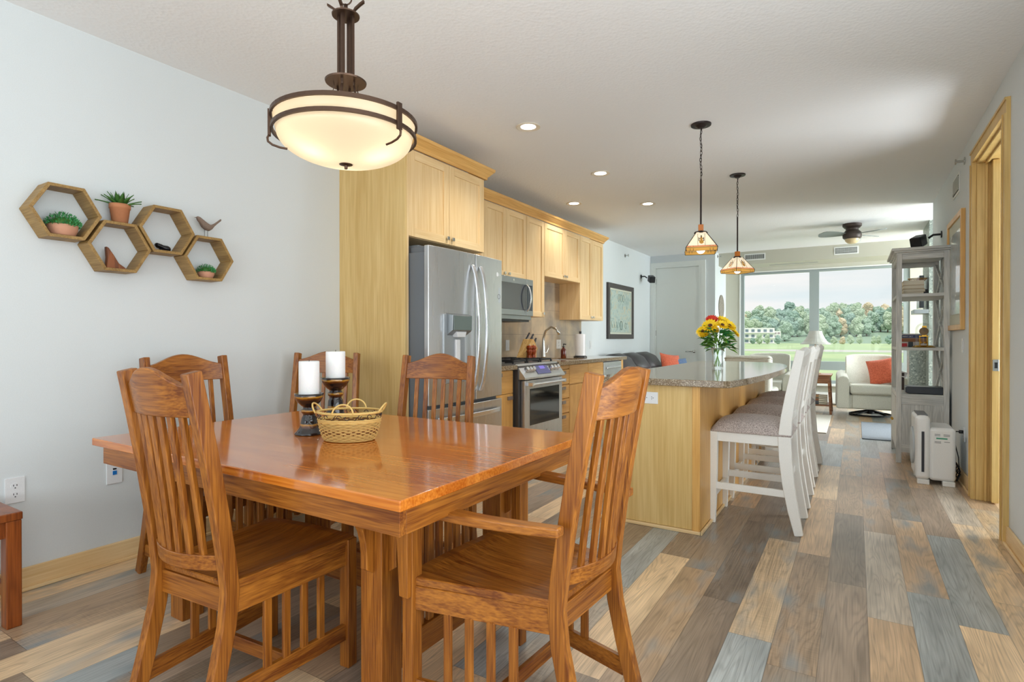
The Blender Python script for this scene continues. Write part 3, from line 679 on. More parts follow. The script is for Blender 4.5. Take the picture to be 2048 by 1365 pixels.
# bird
zb = HX[3][1] + (R_ - .001) * .866
t = thing('bird_figurine', 'grey speckled bird figurine on wire legs standing on the lowest hexagon', 'ornament', (XL + .06, 1.82, zb))
BIRDM = flat('speckled_clay', S(138, 118, 104), .8, bump=.6, bscale=160)
rs = []
for y, z, ry, rz in ((-.052, .108, .004, .004), (-.045, .104, .012, .013), (-.034, .098, .016, .017), (-.02, .082, .02, .024), (0, .068, .023, .024), (.02, .062, .02, .02), (.035, .068, .013, .013), (.05, .082, .009, .008), (.07, .1, .009, .006), (.09, .118, .007, .006), (.093, .121, .002, .002)):
    rs.append([(ry * math.cos(a), y - .2 * rz * math.sin(a) * (1 if y > .02 else 0), z + rz * math.sin(a)) for a in [2 * PI * j / 12 for j in range(12)]])
B().rings(rs).o('body', BIRDM, t, smooth=True)
for y in (-.006, .012): B().tube([(0, y, 0), (0, y, .045)], .0012, 6).o('leg', IRON, t)
B().tube([(0, -.053, .108), (0, -.064, .106)], [.003, .0006], 6).o('beak', BIRDM, t)

# wall plates
def plate(name, label, cat, loc, nrm, kind):
    """loc centre on the wall, nrm: '+x','-x','-y'"""
    t = thing(name, label, cat, loc, {'+x': PI / 2, '-x': -PI / 2, '-y': 0}[nrm])
    hz = kind == 'duplex_h'; a, c = (.058, .036) if hz else (.036, .058)
    if kind == 'double': a = .06
    B().box(-a, a, -.006, 0, -c, c).o('cover_plate', WHITE, t, bev=.002)
    if kind.startswith('duplex') or kind == 'double':
        for s in (-1, 1):
            q = B(); cx, cz = (s * .02, 0) if hz else (0, s * .02)
            q.lathe([(0, .0062), (.0165, .0062), (.0165, .0075), (0, .0075)], n=20)
            for v in q.bm.verts: v.co = Vector((cx + v.co.x, -v.co.z, cz + v.co.y * .85))
            r = q.o('receptacle', WHITE, t)
            e = B()
            for u in (-.006, .006): e.box(cx + (0 if hz else u) - .0012, cx + (0 if hz else u) + .0012, -.0082, -.0074, cz + (u if hz else 0) + (.0 if hz else .003) - .004, cz + (u if hz else 0) + (.0 if hz else .003) + .004)
            e.box(cx + (.009 if hz else 0) - .0022, cx + (.009 if hz else 0) + .0022, -.0082, -.0074, cz - (0 if hz else .009) - .0022, cz - (0 if hz else .009) + .0022)
            e.o('slots', BLACK, r)
    elif kind == 'rocker':
        B().box(-.016, .016, -.010, -.006, -.033, .033).o('rocker', WHITE, t, bev=.002)
    elif kind == 'data':
        B().box(-.009, .009, -.009, -.006, -.012, .008).o('data_jack', flat('blue_jack', S(30, 120, 200), .4), t); B().box(-.008, .008, -.008, -.006, .014, .022).o('label_strip', BLACK, t)
    return t
plate('power_outlet', 'white duplex outlet on the left wall above the bench', 'outlet', (XL, .975, .468), '+x', 'duplex')
plate('data_outlet', 'white wall plate with a blue data jack under the table corner', 'outlet', (XL, 1.375, .468), '+x', 'data')
plate('power_outlet', 'white duplex outlet set sideways in the island end panel', 'outlet', (-1.085, 3.373, .792), '-y', 'duplex_h')
plate('light_switch', 'pale rocker switch on the right wall below the framed picture', 'switch', (XR, 5.71, 1.1), '-x', 'rocker')
plate('power_outlet', 'white outlet low on the right wall with a black plug in it', 'outlet', (XR, 5.62, .40), '-x', 'duplex')
plate('light_switch', 'white switch on the backsplash beside the refrigerator', 'switch', (XL + .012, 5.17, 1.08), '+x', 'rocker')
plate('power_outlet', 'white double outlet on the backsplash behind the faucet', 'outlet', (XL + .012, 6.40, 1.08), '+x', 'double')
plate('light_switch', 'small white switch on the far left wall past the paper towels', 'switch', (XL, 7.45, 1.06), '+x', 'rocker')

# ================================================================== KITCHEN
def shaker(x, y0, y1, z0, z1, parent, M_=MAP, name='door', st=.062):
    """a framed door facing +x with its front at x"""
    d = B().box(x - .02, x, y0, y0 + st, z0, z1).box(x - .02, x, y1 - st, y1, z0, z1).o(name, M_['z'], parent, bev=.0015, seg=1)
    for za, zb in ((z1 - st, z1), (z0, z0 + st)): B().box(x - .0202, x - .0002, y0 + st, y1 - st, za, zb).o('door_rail', M_['y'], d, bev=.0015, seg=1)
    B().box(x - .016, x - .010, y0 + st - .004, y1 - st + .004, z0 + st - .004, z1 - st + .004).o('door_panel', M_['z'], d)
    return d
def knob(x, y, z, parent, w=.026):
    k = B().box(x, x + .012, y - .006, y + .006, z - .006, z + .006).box(x + .012, x + .02, y - w / 2, y + w / 2, z - w / 2, z + w / 2)
    return k.o('knob', CHROME, parent, bev=.002)
def pull(x, y, z, parent):
    return B().box(x, x + .014, y - .04, y + .04, z - .016, z + .016).o('handle', flat('satin_pull', S(150, 140, 134), .4, metal=.5), parent, bev=.003)
# tall end panel + cabinet over fridge + crown
FX = -2.608
tall = thing('tall_end_panel', 'tall plain maple panel between the dining wall and the refrigerator', 'cabinet panel', (FX, 2.86, 0))
def at(b, o):
    for v in b.bm.verts: v.co -= o.location
    return b
at(B().box(XL, FX, 2.853, 2.872, 0, 2.47), tall).o('panel', MAPP, tall, bev=.001, seg=1)
at(B().box(FX - .02, FX, 2.8721, 2.89, 0, 2.47), tall).o('face_strip', MAP['z'], tall, bev=.001, seg=1)
fc = thing('fridge_cabinet', 'deep two door maple cabinet above the refrigerator', 'cabinet', (FX, 3.34, 1.86))
at(B().box(XL, FX - .021, 2.872, 3.80, 1.86, 2.47), fc).o('body', MAP['z'], fc)
for (a, c, ky) in ((2.892, 3.339, 3.31), (3.343, 3.80, 3.372)):
    d = shaker(FX, a, c, 1.862, 2.46, None); 
    for o_ in [d] + [k for k in bpy.data.objects if k.parent == d]: pass
    d.parent = fc; d.matrix_parent_inverse = Matrix.Translation(-fc.location)
    k = knob(FX, ky, 1.905, None); k.parent = d
at(B().box(XL, FX - .02, 3.80, 3.82, 0, 2.47), fc)
def crown(name, label, x, y0, y1, z, back0, back1):
    prof = [(0, 0), (.012, 0), (.014, .018), (.024, .028), (.05, .058), (.058, .064), (.062, .085), (0, .085)]
    b = B(); rs = []
    # path: left return, front, right return
    path = [((XL, y0), (0, -1)), ((x, y0), (1, -1)), ((x, y1), (1, 1)), ((back1, y1), (0, 1))]
    if back0 is not None: path = [((x, y0), (1, 0))] + path[2:]
    for (px, py), (dx, dy) in path:
        rs.append([(px + dx * u, py + dy * u, z + v) for u, v in prof])
    b.rings(rs)
    o = b.o(name, MAPD['y'], bev=0); return tag(o, label, 'crown moulding', 'maple crown mouldings')
crown('crown_moulding', 'maple crown moulding on top of the cabinet over the refrigerator', FX, 2.853, 3.82, 2.465, None, XL)
UX = -2.951
crown('crown_moulding', 'long maple crown moulding along the upper kitchen cabinets', UX, 3.83, 7.18, 2.452, 1, XL)
def upper(label, y0, y1, z0, doors, knobs):
    t = thing('upper_cabinet', label, 'cabinet', (UX, (y0 + y1) / 2, z0), 0, 'maple upper cabinets')
    B().box(XL - UX, -.021, y0 - t.location.y, y1 - t.location.y, 0, 2.452 - z0).o('body', MAP['z'], t)
    for (a, c), (ky, kz) in zip(doors, knobs):
        d = shaker(0, a - t.location.y + .002, c - t.location.y - .002, .002, 2.448 - z0, t, st=.058)
        if ky is not None: knob(0, ky - t.location.y, kz - z0, d)
    return t
upper('maple upper cabinet tucked behind the refrigerator top', 3.83, 4.30, 1.76, [(3.83, 4.30)], [(4.26, 1.80)])
upper('two door maple upper cabinet above the microwave', 4.30, 5.085, 1.765, [(4.30, 4.69), (4.69, 5.085)], [(4.65, 1.80), (4.73, 1.80)])
upper('narrow single door maple upper cabinet right of the microwave', 5.09, 5.487, 1.39, [(5.09, 5.487)], [(5.45, 1.43)])
upper('short two door maple upper cabinet above the sink', 5.49, 6.425, 1.85, [(5.49, 6.0), (6.0, 6.425)], [(5.97, 1.89), (6.03, 1.89)])
upper('tall two door maple upper cabinet at the far end of the kitchen', 6.43, 7.18, 1.392, [(6.43, 6.80), (6.80, 7.18)], [(6.77, 1.43), (6.83, 1.43)])
# refrigerator
fr = thing('refrigerator', 'stainless french door refrigerator with an ice dispenser', 'refrigerator', (-2.83, 3.36, 0))
def fb(x0, x1, y0, y1, z0, z1): return B().box(x0 + 2.83, x1 + 2.83, y0 - 3.36, y1 - 3.36, z0, z1)
fb(-3.22, -2.48, 2.90, 3.79, .03, 1.745).o('body', FRSIDE, fr, bev=.006)
for y in (2.92, 3.68): fb(-2.62, -2.47, y, y + .1, 1.7451, 1.785).o('hinge_cover', FRSIDE, fr, bev=.005)
fb(-2.72, -2.56, 2.93, 3.1, 1.745, 1.80).o('hinge_box', FRSIDE, fr, bev=.005)
def bowed(y0, y1, z0, z1, name, bow=.018):
    K = 10; rs = []
    for k in range(K + 1):
        v = k / K; y = y0 + (y1 - y0) * v - 3.36; xf = -2.435 + bow * (1 - ((y + 0.0) / .46) ** 2) + 2.83
        rs.append([(-2.475 + 2.83, y, z0), (xf, y, z0), (xf, y, z1), (-2.475 + 2.83, y, z1)])
    return B().rings(rs).o(name, SS, fr, bev=.005)
dl = bowed(2.892, 3.409, .70, 1.785, 'left_door'); dr = bowed(3.417, 3.80, .70, 1.785, 'right_door'); dz = bowed(2.892, 3.80, .08, .675, 'freezer_drawer')
fb(-3.2, -2.5, 2.92, 3.78, 0, .08).o('kick_grille', BLACK, fr)
def bowhandle(y, z0, z1, par, lean=0):
    pts = []
    for i in range(15):
        f = i / 14; pts.append((-2.41 + 2.83 + .062 * math.sin(PI * f) ** .6, y - 3.36 + lean * math.sin(PI * f), z0 + (z1 - z0) * f))
    return B().sweep(pts, .017, .016, 'y').o('handle', SSL, par, bev=.006)
bowhandle(3.365, .76, 1.70, dl); bowhandle(3.465, .76, 1.70, dr)
pts = []
for i in range(17):
    f = i / 16; pts.append((-2.41 + 2.83 + .05 * math.sin(PI * f) ** .5, 2.96 - 3.36 + .78 * f, .60))
B().sweep(pts, .017, .016, 'z').o('handle', SSL, dz, bev=.006)
# dispenser
DX = -2.418 + 2.83
dp = fb(-2.47, -2.415, 3.03, 3.28, .84, 1.33).o('dispenser_recess', flat('dispenser_grey', S(166, 172, 176), .35, metal=.4), dl, bev=.01)
ctl = B().prism([(DX - .01, .0), (DX + .05, .04), (DX + .055, .15), (DX - .01, .165)], 3.065 - 3.36, 3.295 - 3.36, 'y')
for v in ctl.bm.verts: v.co.z += 1.17
ctl.o('dispenser_housing', SSD, dl, bev=.004)
B().box(DX + .051, DX + .058, 3.075 - 3.36, 3.285 - 3.36, 1.215, 1.315).o('control_panel', flat('control_glass', S(110, 124, 120), .12), dl, bev=.002)
B().prism([(3.12 - 3.36, 1.205), (3.24 - 3.36, 1.205), (3.225 - 3.36, 1.165), (3.135 - 3.36, 1.165)], DX - .0, DX + .045, 'x').o('ice_chute', WHITE, dl, bev=.004)
B().box(DX - .0, DX + .02, 3.15 - 3.36, 3.20 - 3.36, 1.0, 1.15).o('dispenser_paddle', WHITE, dl, bev=.006)
B().lathe([(0, 0), (.017, 0), (.017, .002), (0, .002)], n=20).o('logo', WHITE, dr)
lg = bpy.data.objects['logo']; lg.rotation_euler = (0, PI / 2, 0); lg.location = (-2.4295 + 2.83, 3.725 - 3.36, 1.665)
def text(s, size, name, m, parent, loc, rot, ext=.0006):
    cu = bpy.data.curves.new(name, 'FONT'); cu.body = s; cu.size = size; cu.extrude = ext; cu.align_x = 'CENTER'; cu.align_y = 'CENTER'
    tmp = bpy.data.objects.new(name + '_curve', cu); C.objects.link(tmp); bpy.context.view_layer.update()
    me = bpy.data.meshes.new_from_object(tmp.evaluated_get(bpy.context.evaluated_depsgraph_get())); bpy.data.objects.remove(tmp)
    o = bpy.data.objects.new(name, me); C.objects.link(o); me.materials.clear(); me.materials.append(m)
    o.parent = parent; o.location = loc; o.rotation_euler = rot; return o
text('LG', .022, 'brand_lettering', WHITE, dr, (-2.4305 + 2.83, 3.76 - 3.36, 1.665), (PI / 2, 0, PI / 2))
B().box(-2.434 + 2.83, -2.4295 + 2.83, 3.72 - 3.36, 3.775 - 3.36, 1.44, 1.56).o('sticker', flat('sticker_grey', S(196, 204, 210), .5), dr)
b = B().lathe([(.016, 0), (.02, 0), (.02, .001), (.016, .001)], n=20, cap=False).o('sticker_ring', FRSIDE, dr); b.rotation_euler = (0, PI / 2, 0); b.location = (-2.4285 + 2.83, 3.747 - 3.36, 1.49)
# base cabinets
BX = -2.64
def base(label, y0, y1, fronts):
    t = thing('base_cabinet', label, 'cabinet', (BX, (y0 + y1) / 2, 0), 0, 'maple base cabinets'); Y = t.location.y
    B().box(XL - BX + .03, -.0201, y0 - Y, y1 - Y, .1001, .873).o('body', MAPD['z'], t)
    B().box(XL - BX + .03, -.08, y0 - Y, y1 - Y, 0, .10).o('toe_kick', MAPD['y'], t)
    for kind, a, c, z0, z1 in fronts:
        d = B().box(-.02, 0, a - Y + .002, c - Y - .002, z0 + .002, z1 - .002).o(kind, MAPD['z' if kind == 'door' else 'y'], t, bev=.0015, seg=1)
        if kind == 'drawer': pull(0, (a + c) / 2 - Y, z1 - .035, d) if z1 - z0 > .06 else None
        if kind == 'door': pull(0, c - .06 - Y, z1 - .04, d)
    return t
base('narrow maple base cabinet between refrigerator and range', 3.84, 4.31, [('drawer', 3.84, 4.31, .66, .868), ('door', 3.84, 4.31, .105, .66)])
base('maple base cabinet with a stack of four drawers right of the range', 5.19, 5.475, [('false_front', 5.19, 5.475, .83, .868), ('drawer', 5.19, 5.475, .665, .825), ('drawer', 5.19, 5.475, .515, .66), ('drawer', 5.19, 5.475, .36, .51), ('drawer', 5.19, 5.475, .105, .355)])
base('wide maple sink base cabinet with two doors', 5.48, 6.43, [('false_front', 5.48, 5.975, .655, .868), ('false_front', 5.98, 6.43, .655, .868), ('door', 5.48, 5.975, .105, .65), ('door', 5.98, 6.43, .105, .65)])
tag(B().box(XL, BX, 7.05, 7.12, 0, .873).o('cabinet_end_panel', MAPD['z'], bev=.001, seg=1), 'maple end panel beside the dishwasher', 'cabinet panel')
dw = thing('dishwasher', 'stainless dishwasher at the far end of the counter', 'dishwasher', (BX, 6.74, 0))
B().box(XL - BX + .03, -.03, -.3, .3, .1001, .873).o('body', FRSIDE, dw); B().box(-.03, .004, -.3, .3, .11, .86).o('door', SS, dw, bev=.004)
B().box(.004, .03, -.24, .24, .775, .80).o('handle', SSL, dw, bev=.006); B().box(-.1, -.04, -.3, .3, 0, .1).o('kick_plate', BLACK, dw)
# counter, in two lengths either side of the range
tag(B().box(XL, -2.60, 3.84, 4.325, .874, .914).o('countertop', QUARTZ, bev=.004), 'short length of speckled brown countertop between refrigerator and range', 'countertop')
ct = B().box(XL, -2.60, 5.145, 5.55, .874, .914).box(XL, -2.60, 6.12, 7.15, .874, .914).box(XL, -3.10, 5.55, 6.12, .874, .914).box(-2.70, -2.60, 5.55, 6.12, .874, .914)
tag(ct.o('countertop', QUARTZ), 'long speckled brown countertop with the sink', 'countertop')
sk = B().box(-3.1, -2.7, 5.55, 6.12, .70, .706).box(-3.1, -3.096, 5.55, 6.12, .70, .90).box(-2.704, -2.7, 5.55, 6.12, .70, .90).box(-3.1, -2.7, 5.55, 5.554, .70, .90).box(-3.1, -2.7, 6.116, 6.12, .70, .90)
tag(sk.o('sink', SS), 'stainless undermount sink below the faucet', 'sink')
struct(B().box(XL, XL + .012, 3.85, 7.10, .914, 1.86).o('trim_backsplash', SPLASH))
# range
rg = thing('range', 'stainless slide-in gas range with a glass oven window', 'range', (-2.58, 4.735, 0))
def rb(x0, x1, y0, y1, z0, z1): return B().box(x0 + 2.58, x1 + 2.58, y0 - 4.735, y1 - 4.735, z0, z1)
rb(-3.23, -2.60, 4.33, 5.14, .02, .905).o('body', flat('range_side', S(70, 66, 64), .4), rg, bev=.003)
rb(-3.23, -2.62, 4.325, 5.145, .905, .922).o('cooktop', SS, rg, bev=.003)
od = rb(-2.60, -2.555, 4.375, 5.135, .20, .77).o('oven_door', SS, rg, bev=.006)
rb(-2.557, -2.552, 4.47, 5.06, .35, .69).o('oven_window', flat('oven_glass', S(22, 22, 24), .06), od, bev=.004)
rb(-2.60, -2.56, 4.375, 5.135, .03, .19).o('warming_drawer', SS, rg, bev=.006)
hd = B().tube([(-2.50 + 2.58, 4.42 - 4.735, .735), (-2.50 + 2.58, 5.09 - 4.735, .735)], .012, 12); 
for y in (4.43, 5.08): hd.box(-2.56 + 2.58, -2.49 + 2.58, y - 4.735 - .02, y - 4.735 + .02, .718, .752)
hd.o('handle', SSL, od, smooth=False, bev=.003)
cp = B().prism([(-2.66 + 2.58, .922), (-2.63 + 2.58, .922), (-2.53 + 2.58, .80), (-2.53 + 2.58, .78), (-2.66 + 2.58, .78)], 4.34 - 4.735, 5.145 - 4.735, 'y').o('control_panel', SS, rg, bev=.004)
ang = math.atan2(.122, .10); nrm = Vector((.122, 0, .10)).normalized(); mid = Vector((-.0, 0, .861))
for y in (4.44, 4.50, 4.56, 4.92, 4.99, 5.06):
    c0 = Vector((-2.58 + 2.58, y - 4.735, .861)) + nrm * .001
    k = B(); k.tube([c0, c0 + nrm * .012, c0 + nrm * .03, c0 + nrm * .034], [.026, .024, .021, .017], 18); k.o('knob', SSL, cp, smooth=False)
M4 = Matrix.Translation((-2.58 + 2.58, 0, .861)) @ RY(PI / 2 - math.atan2(.10, .122))
ds = B()
pa, pc = Vector((-.05 - .0 + .015, 0, .922 - .018)), Vector((.05 - .015, 0, .80 + .018))
for i, (q, y0, y1, mname) in enumerate(((0, -.125, .135, 'display'),)):
    e = B(); a = pa + nrm * .002; c = pc + nrm * .002
    vs = []
    for off in (0, .003):
        vs.append([(a + nrm * off + Vector((0, y0, 0))), (a + nrm * off + Vector((0, y1, 0))), (c + nrm * off + Vector((0, y1, 0))), (c + nrm * off + Vector((0, y0, 0)))])
    e.rings(vs); e.o('display', flat('display_blue', S(96, 100, 150), .2), cp)
    e = B(); a2 = pa.lerp(pc, .18) + nrm * .0055; c2 = pa.lerp(pc, .5) + nrm * .0055
    e.quad(a2 + Vector((0, -.03, 0)), a2 + Vector((0, .07, 0)), c2 + Vector((0, .07, 0)), c2 + Vector((0, -.03, 0))); e.o('display_readout', emis('violet_led', S(136, 120, 226), .8), cp)
gr = B()
for gy in (4.36, 4.62, 4.88):
    for y in (gy, gy + .225): gr.box(-3.17 + 2.58, -2.67 + 2.58, y - 4.735 - .006, y - 4.735 + .006, .938, .955)
    for x in (-3.17, -3.0, -2.84, -2.67): gr.box(x + 2.58 - .006, x + 2.58 + .006, gy - 4.735, gy + .225 - 4.735, .938, .955)
    gr.box(-3.17 + 2.58, -2.67 + 2.58, gy + .112 - 4.735 - .005, gy + .112 - 4.735 + .005, .938, .955)
    for x in (-3.17, -2.67):
        for y in (gy, gy + .225): gr.box(x + 2.58 - .008, x + 2.58 + .008, y - 4.735 - .008, y - 4.735 + .008, .92, .94)
gr.o('burner_grate', IRON, rg, bev=.002, seg=1)
b = B()
for x in (-3.07, -2.78):
    for y in (4.47, 5.0): b.lathe([(0, 0), (.045, 0), (.045, .01), (.03, .014), (0, .014)], (x + 2.58, y - 4.735, .922), 16)
b.o('burner', IRON, rg)
tx = text('G', .02, 'brand_mark', BLACK, od, (-2.5535 + 2.58, 4.735 - 4.735 + .06, .27), (PI / 2, 0, PI / 2))
# microwave
mw = thing('microwave', 'grey stainless over the range microwave under the cabinets', 'microwave', (-2.86, 4.68, 1.36))
def mb(x0, x1, y0, y1, z0, z1): return B().box(x0 + 2.86, x1 + 2.86, y0 - 4.68, y1 - 4.68, z0 - 1.36, z1 - 1.36)
mb(XL + .013, -2.885, 4.31, 5.07, 1.345, 1.763).o('body', SSD, mw, bev=.003)
md_ = mb(-2.885, -2.86, 4.31, 4.93, 1.385, 1.76).o('door', SSD, mw, bev=.004)
mb(-2.885, -2.86, 4.932, 5.07, 1.385, 1.76).o('control_side', SSD, mw, bev=.004)
mb(-2.862, -2.856, 4.36, 4.93, 1.44, 1.70).o('window', flat('microwave_glass', S(58, 62, 68), .08), md_, bev=.003)
mb(-2.862, -2.856, 4.945, 5.05, 1.44, 1.70).o('control_panel', flat('control_black', S(34, 44, 54), .15), mw, bev=.003)
pts = [(-2.86 + .012 + 2.86 + .05 * math.sin(PI * i / 12) ** .6, 4.915 - 4.68, 1.43 - 1.36 + .27 * i / 12) for i in range(13)]
B().sweep(pts, .012, .012, 'y').o('handle', SSL, md_, bev=.004)
mb(-3.2, -2.9, 4.33, 5.05, 1.325, 1.345).o('vent_grille', BLACK, mw)
lg2 = B().lathe([(0, 0), (.012, 0), (.012, .002), (0, .002)], n=16).o('logo', CHROME, md_); lg2.rotation_euler = (0, PI / 2, 0); lg2.location = (0, 4.68 - 4.68, 1.73 - 1.36)
# knife block
kb = thing('knife_block', 'light wooden knife block with dark handled knives behind the range', 'knife block', (-2.99, 5.18, .914))
B().prism([(-.17, 0), (.10, 0), (.10, .10), (.125, .13), (.045, .225), (.0, .235)], -.055, .055, 'x').o('block', BLKW, kb, bev=.003)
for i, (y, x) in enumerate(((.015, -.03), (.03, .01), (.065, -.02), (.075, .02), (.10, .0))):
    d = Vector((0, .74, .67)).normalized(); p = Vector((x, y, .235 - (y - .0) * .95 + .01)); B().tube([p - d * .01, p + d * .03, p + d * .10], [.007, .009, .010], 8).o('knife_handle', KNIFE, kb, smooth=True)
# pepper mills
for y, lab in ((5.06, 'left one of the two small turned wooden mills before the knife block'), (5.145, 'right one of the two small turned wooden mills before the knife block')):
    m_ = B().lathe([(0, 0), (.030, 0), (.031, .012), (.024, .03), (.020, .055), (.028, .078), (.029, .088), (.020, .094), (.027, .1), (.030, .112), (.024, .126), (0, .13)], (0, 0, 0), 20).o('pepper_mill', MILL, smooth=True); m_.location = (-2.90, y, .914); m_.scale = (1.1, 1.1, 1.3)
    tag(m_, lab, 'pepper mill', 'turned wooden mills'); B().ball((0, 0, .132), .006, 8).o('knob', CHROME, m_, smooth=True)
# faucet
fa = thing('faucet', 'brushed nickel gooseneck faucet with a side lever at the sink', 'faucet', (-3.15, 5.83, .914))
B().tube([(0, 0, 0), (0, 0, .03), (0, 0, .16), (.0, -.0, .24), (.03, 0, .33), (.10, .0, .375), (.17, 0, .35), (.21, 0, .29)], [.03, .026, .018, .014, .013, .013, .014, .018], 14).o('spout', CHROME, fa, smooth=True)
B().tube([(0, .02, .06), (.01, .06, .075), (.02, .085, .12), (.02, .08, .16)], [.012, .009, .007, .006], 10).o('lever', CHROME, fa, smooth=True)
sb = thing('soap_bottle', 'brown amber soap pump bottle beside the faucet', 'soap dispenser', (-3.0, 6.06, .914))
B().lathe([(0, 0), (.032, 0), (.034, .004), (.034, .095), (.028, .112), (.012, .125), (.012, .135), (0, .135)], n=20).o('bottle', AMBER, sb, smooth=True)
B().tube([(0, 0, .13), (0, 0, .175)], .005, 8).tube([(0, 0, .172), (.035, 0, .168)], .006, 8).box(-.011, .011, -.011, .011, .132, .146).o('pump', BLACK, sb)
pt = thing('paper_towel_holder', 'white roll of paper towels on a black round base', 'paper towels', (-2.98, 6.50, .914))
B().lathe([(0, 0), (.085, 0), (.085, .012), (.07, .02), (0, .02)], n=28).o('base', BLACK, pt); B().tube([(0, 0, .02), (0, 0, .31)], .006, 8).lathe([(0, .300), (.016, .300), (.016, .33), (0, .332)], n=12).o('pole', BLACK, pt)
B().lathe([(.02, .022), (.066, .022), (.066, .295), (.02, .295)], n=28).o('paper_roll', WHITE, pt, smooth=False)

# ================================================================== ISLAND
isl = thing('kitchen_island', 'long maple kitchen island with plain end panel', 'kitchen island', (-1.08, 4.75, 0))
def ib(x0, x1, y0, y1, z0, z1): return B().box(x0 + 1.08, x1 + 1.08, y0 - 4.75, y1 - 4.75, z0, z1)
ib(-1.37, -.79, 3.39, 6.12, .0, .874).o('body', MAP['z'], isl)
ib(-1.385, -.822, 3.373, 3.392, .02, .874).o('end_panel', MAPP, isl, bev=.001, seg=1)
ib(-.822, -.777, 3.368, 3.395, .02, .874).o('corner_post', MAPD['z'], isl, bev=.002)
ib(-.791, -.777, 3.395, 4.69, .02, .874).o('side_panel', MAPD['z'], isl, bev=.001, seg=1); ib(-.791, -.777, 4.70, 6.12, .02, .874).o('side_panel', MAPD['z'], isl, bev=.001, seg=1)
ib(-1.40, -.765, 3.357, 3.373, 0, .02).box(-.777 + 1.08, -.762 + 1.08, 3.357 - 4.75, 6.13 - 4.75, 0, .02).o('shoe_moulding', MAP['x'], isl, bev=.004)
poly = [(-1.42, 3.325), (-.64, 3.325), (-.605, 3.36), (-.565, 3.6), (-.53, 3.9), (-.505, 4.25), (-.49, 4.65), (-.488, 5.0), (-.50, 5.35), (-.545, 5.7), (-.62, 5.95), (-.74, 6.12), (-.92, 6.2), (-1.42, 6.2)]
tag(B().prism(poly, .874, .914).o('island_countertop', QUARTZ, bev=.004), 'speckled brown stone countertop with a bowed right side on the island', 'countertop')

# ================================================================== BAR STOOLS
def make_stool(label):
    t = thing('bar_stool', label, 'bar stool', (0, 0, 0), 0, 'white counter stools along the island')
    for s in (-1, 1):
        x = s * .19
        B().sweep([(x, .232, 0), (x, .226, .2), (x, .222, .575)], [.016, .02, .022], [.036, .04, .046], 'x').o('front_leg', STOOLW, t, bev=.003)
        B().sweep([(x, -.255, 0), (x, -.225, .14), (x, -.198, .3), (x, -.183, .45), (x, -.178, .57), (x, -.188, .68), (x, -.21, .82), (x, -.236, .96), (x, -.262, 1.088)], [.021] * 9, [.046, .058, .066, .07, .07, .064, .058, .052, .046], 'x').o('rear_leg', STOOLW, t, bev=.004)
        B().sweep([(x, -.205, .235), (x, .22, .235)], .009, .042, 'x').o('side_stretcher', STOOLW, t, bev=.002)
        B().box(x - .010, x + .010, -.17, .21, .515, .58).o('side_apron', STOOLW, t, bev=.002)
    B().box(-.18, .18, .213, .233, .515, .58).box(-.18, .18, -.19, -.17, .515, .58).o('apron', STOOLW, t, bev=.002)
    B().box(-.18, .18, .215, .238, .16, .20).box(-.18, .18, -.205, -.187, .30, .34).o('foot_rest', STOOLW, t, bev=.002)
    n = 12; b = B(); g = []
    for i in range(n + 1):
        r = []
        for j in range(n + 1):
            u, v = -1 + 2 * j / n, -1 + 2 * i / n; e = (1 - abs(u) ** 5) ** .45 * (1 - abs(v) ** 5) ** .45
            r.append(b.bm.verts.new((u * .212, .018 + v * .232, .585 + .058 * e + .026 * (1 - u * u) * (1 - v * v))))
        g.append(r)
    for i in range(n):
        for j in range(n): b.bm.faces.new([g[i][j], g[i][j + 1], g[i + 1][j + 1], g[i + 1][j]])
    ring = [g[0][j] for j in range(n + 1)] + [g[i][n] for i in range(1, n + 1)] + [g[n][j] for j in range(n - 1, -1, -1)] + [g[i][0] for i in range(n - 1, 0, -1)]
    low = [b.bm.verts.new((v.co.x, v.co.y, .575)) for v in ring]
    for i in range(len(ring)): b.bm.faces.new([ring[i], low[i], low[(i + 1) % len(low)], ring[(i + 1) % len(ring)]])
    b.bm.faces.new(low); b.o('seat_cushion', CUSH, t, smooth=True)
    K = 12; rs = []
    for k in range(K + 1):
        x = -.175 + .35 * k / K; oy = -.02 * (1 - (x / .175) ** 2); zt = 1.075 + .03 * math.cos(x / .175 * PI * .5)
        rs.append([(x, -.222 + oy, .99), (x, -.246 + oy - .012, .99), (x, -.262 + oy - .016, zt - .03), (x, -.262 + oy, zt), (x, -.24 + oy + .004, zt - .004), (x, -.232 + oy, 1.04)])
    B().rings(rs).o('crest_rail', STOOLW, t, bev=.004)
    B().box(-.17, .17, -.212, -.192, .66, .70).o('back_rail', STOOLW, t, bev=.003)
    for k in range(5):
        x = -.12 + k * .06; B().sweep([(x, -.202, .69), (x, -.225, .85), (x, -.250, 1.0)], .012, .012, 'x').o('back_slat', STOOLW, t, bev=.002, seg=1)
    return t
st = make_stool('nearest white counter stool with a grey tweed seat, at the island corner'); GS = 'white counter stools along the island'
SY = [3.855, 4.475, 5.10, 5.70]
st.location = (-.535, SY[0], 0); st.rotation_euler = (0, 0, PI / 2)
dup(st, (-.535, SY[1], 0), PI / 2, 'second white counter stool along the island, counted from the nearest', GS)
dup(st, (-.540, SY[2], 0), PI / 2, 'third white counter stool along the island, counted from the nearest', GS)
dup(st, (-.54, SY[3], 0), PI / 2 - .04, 'farthest white counter stool along the island', GS)

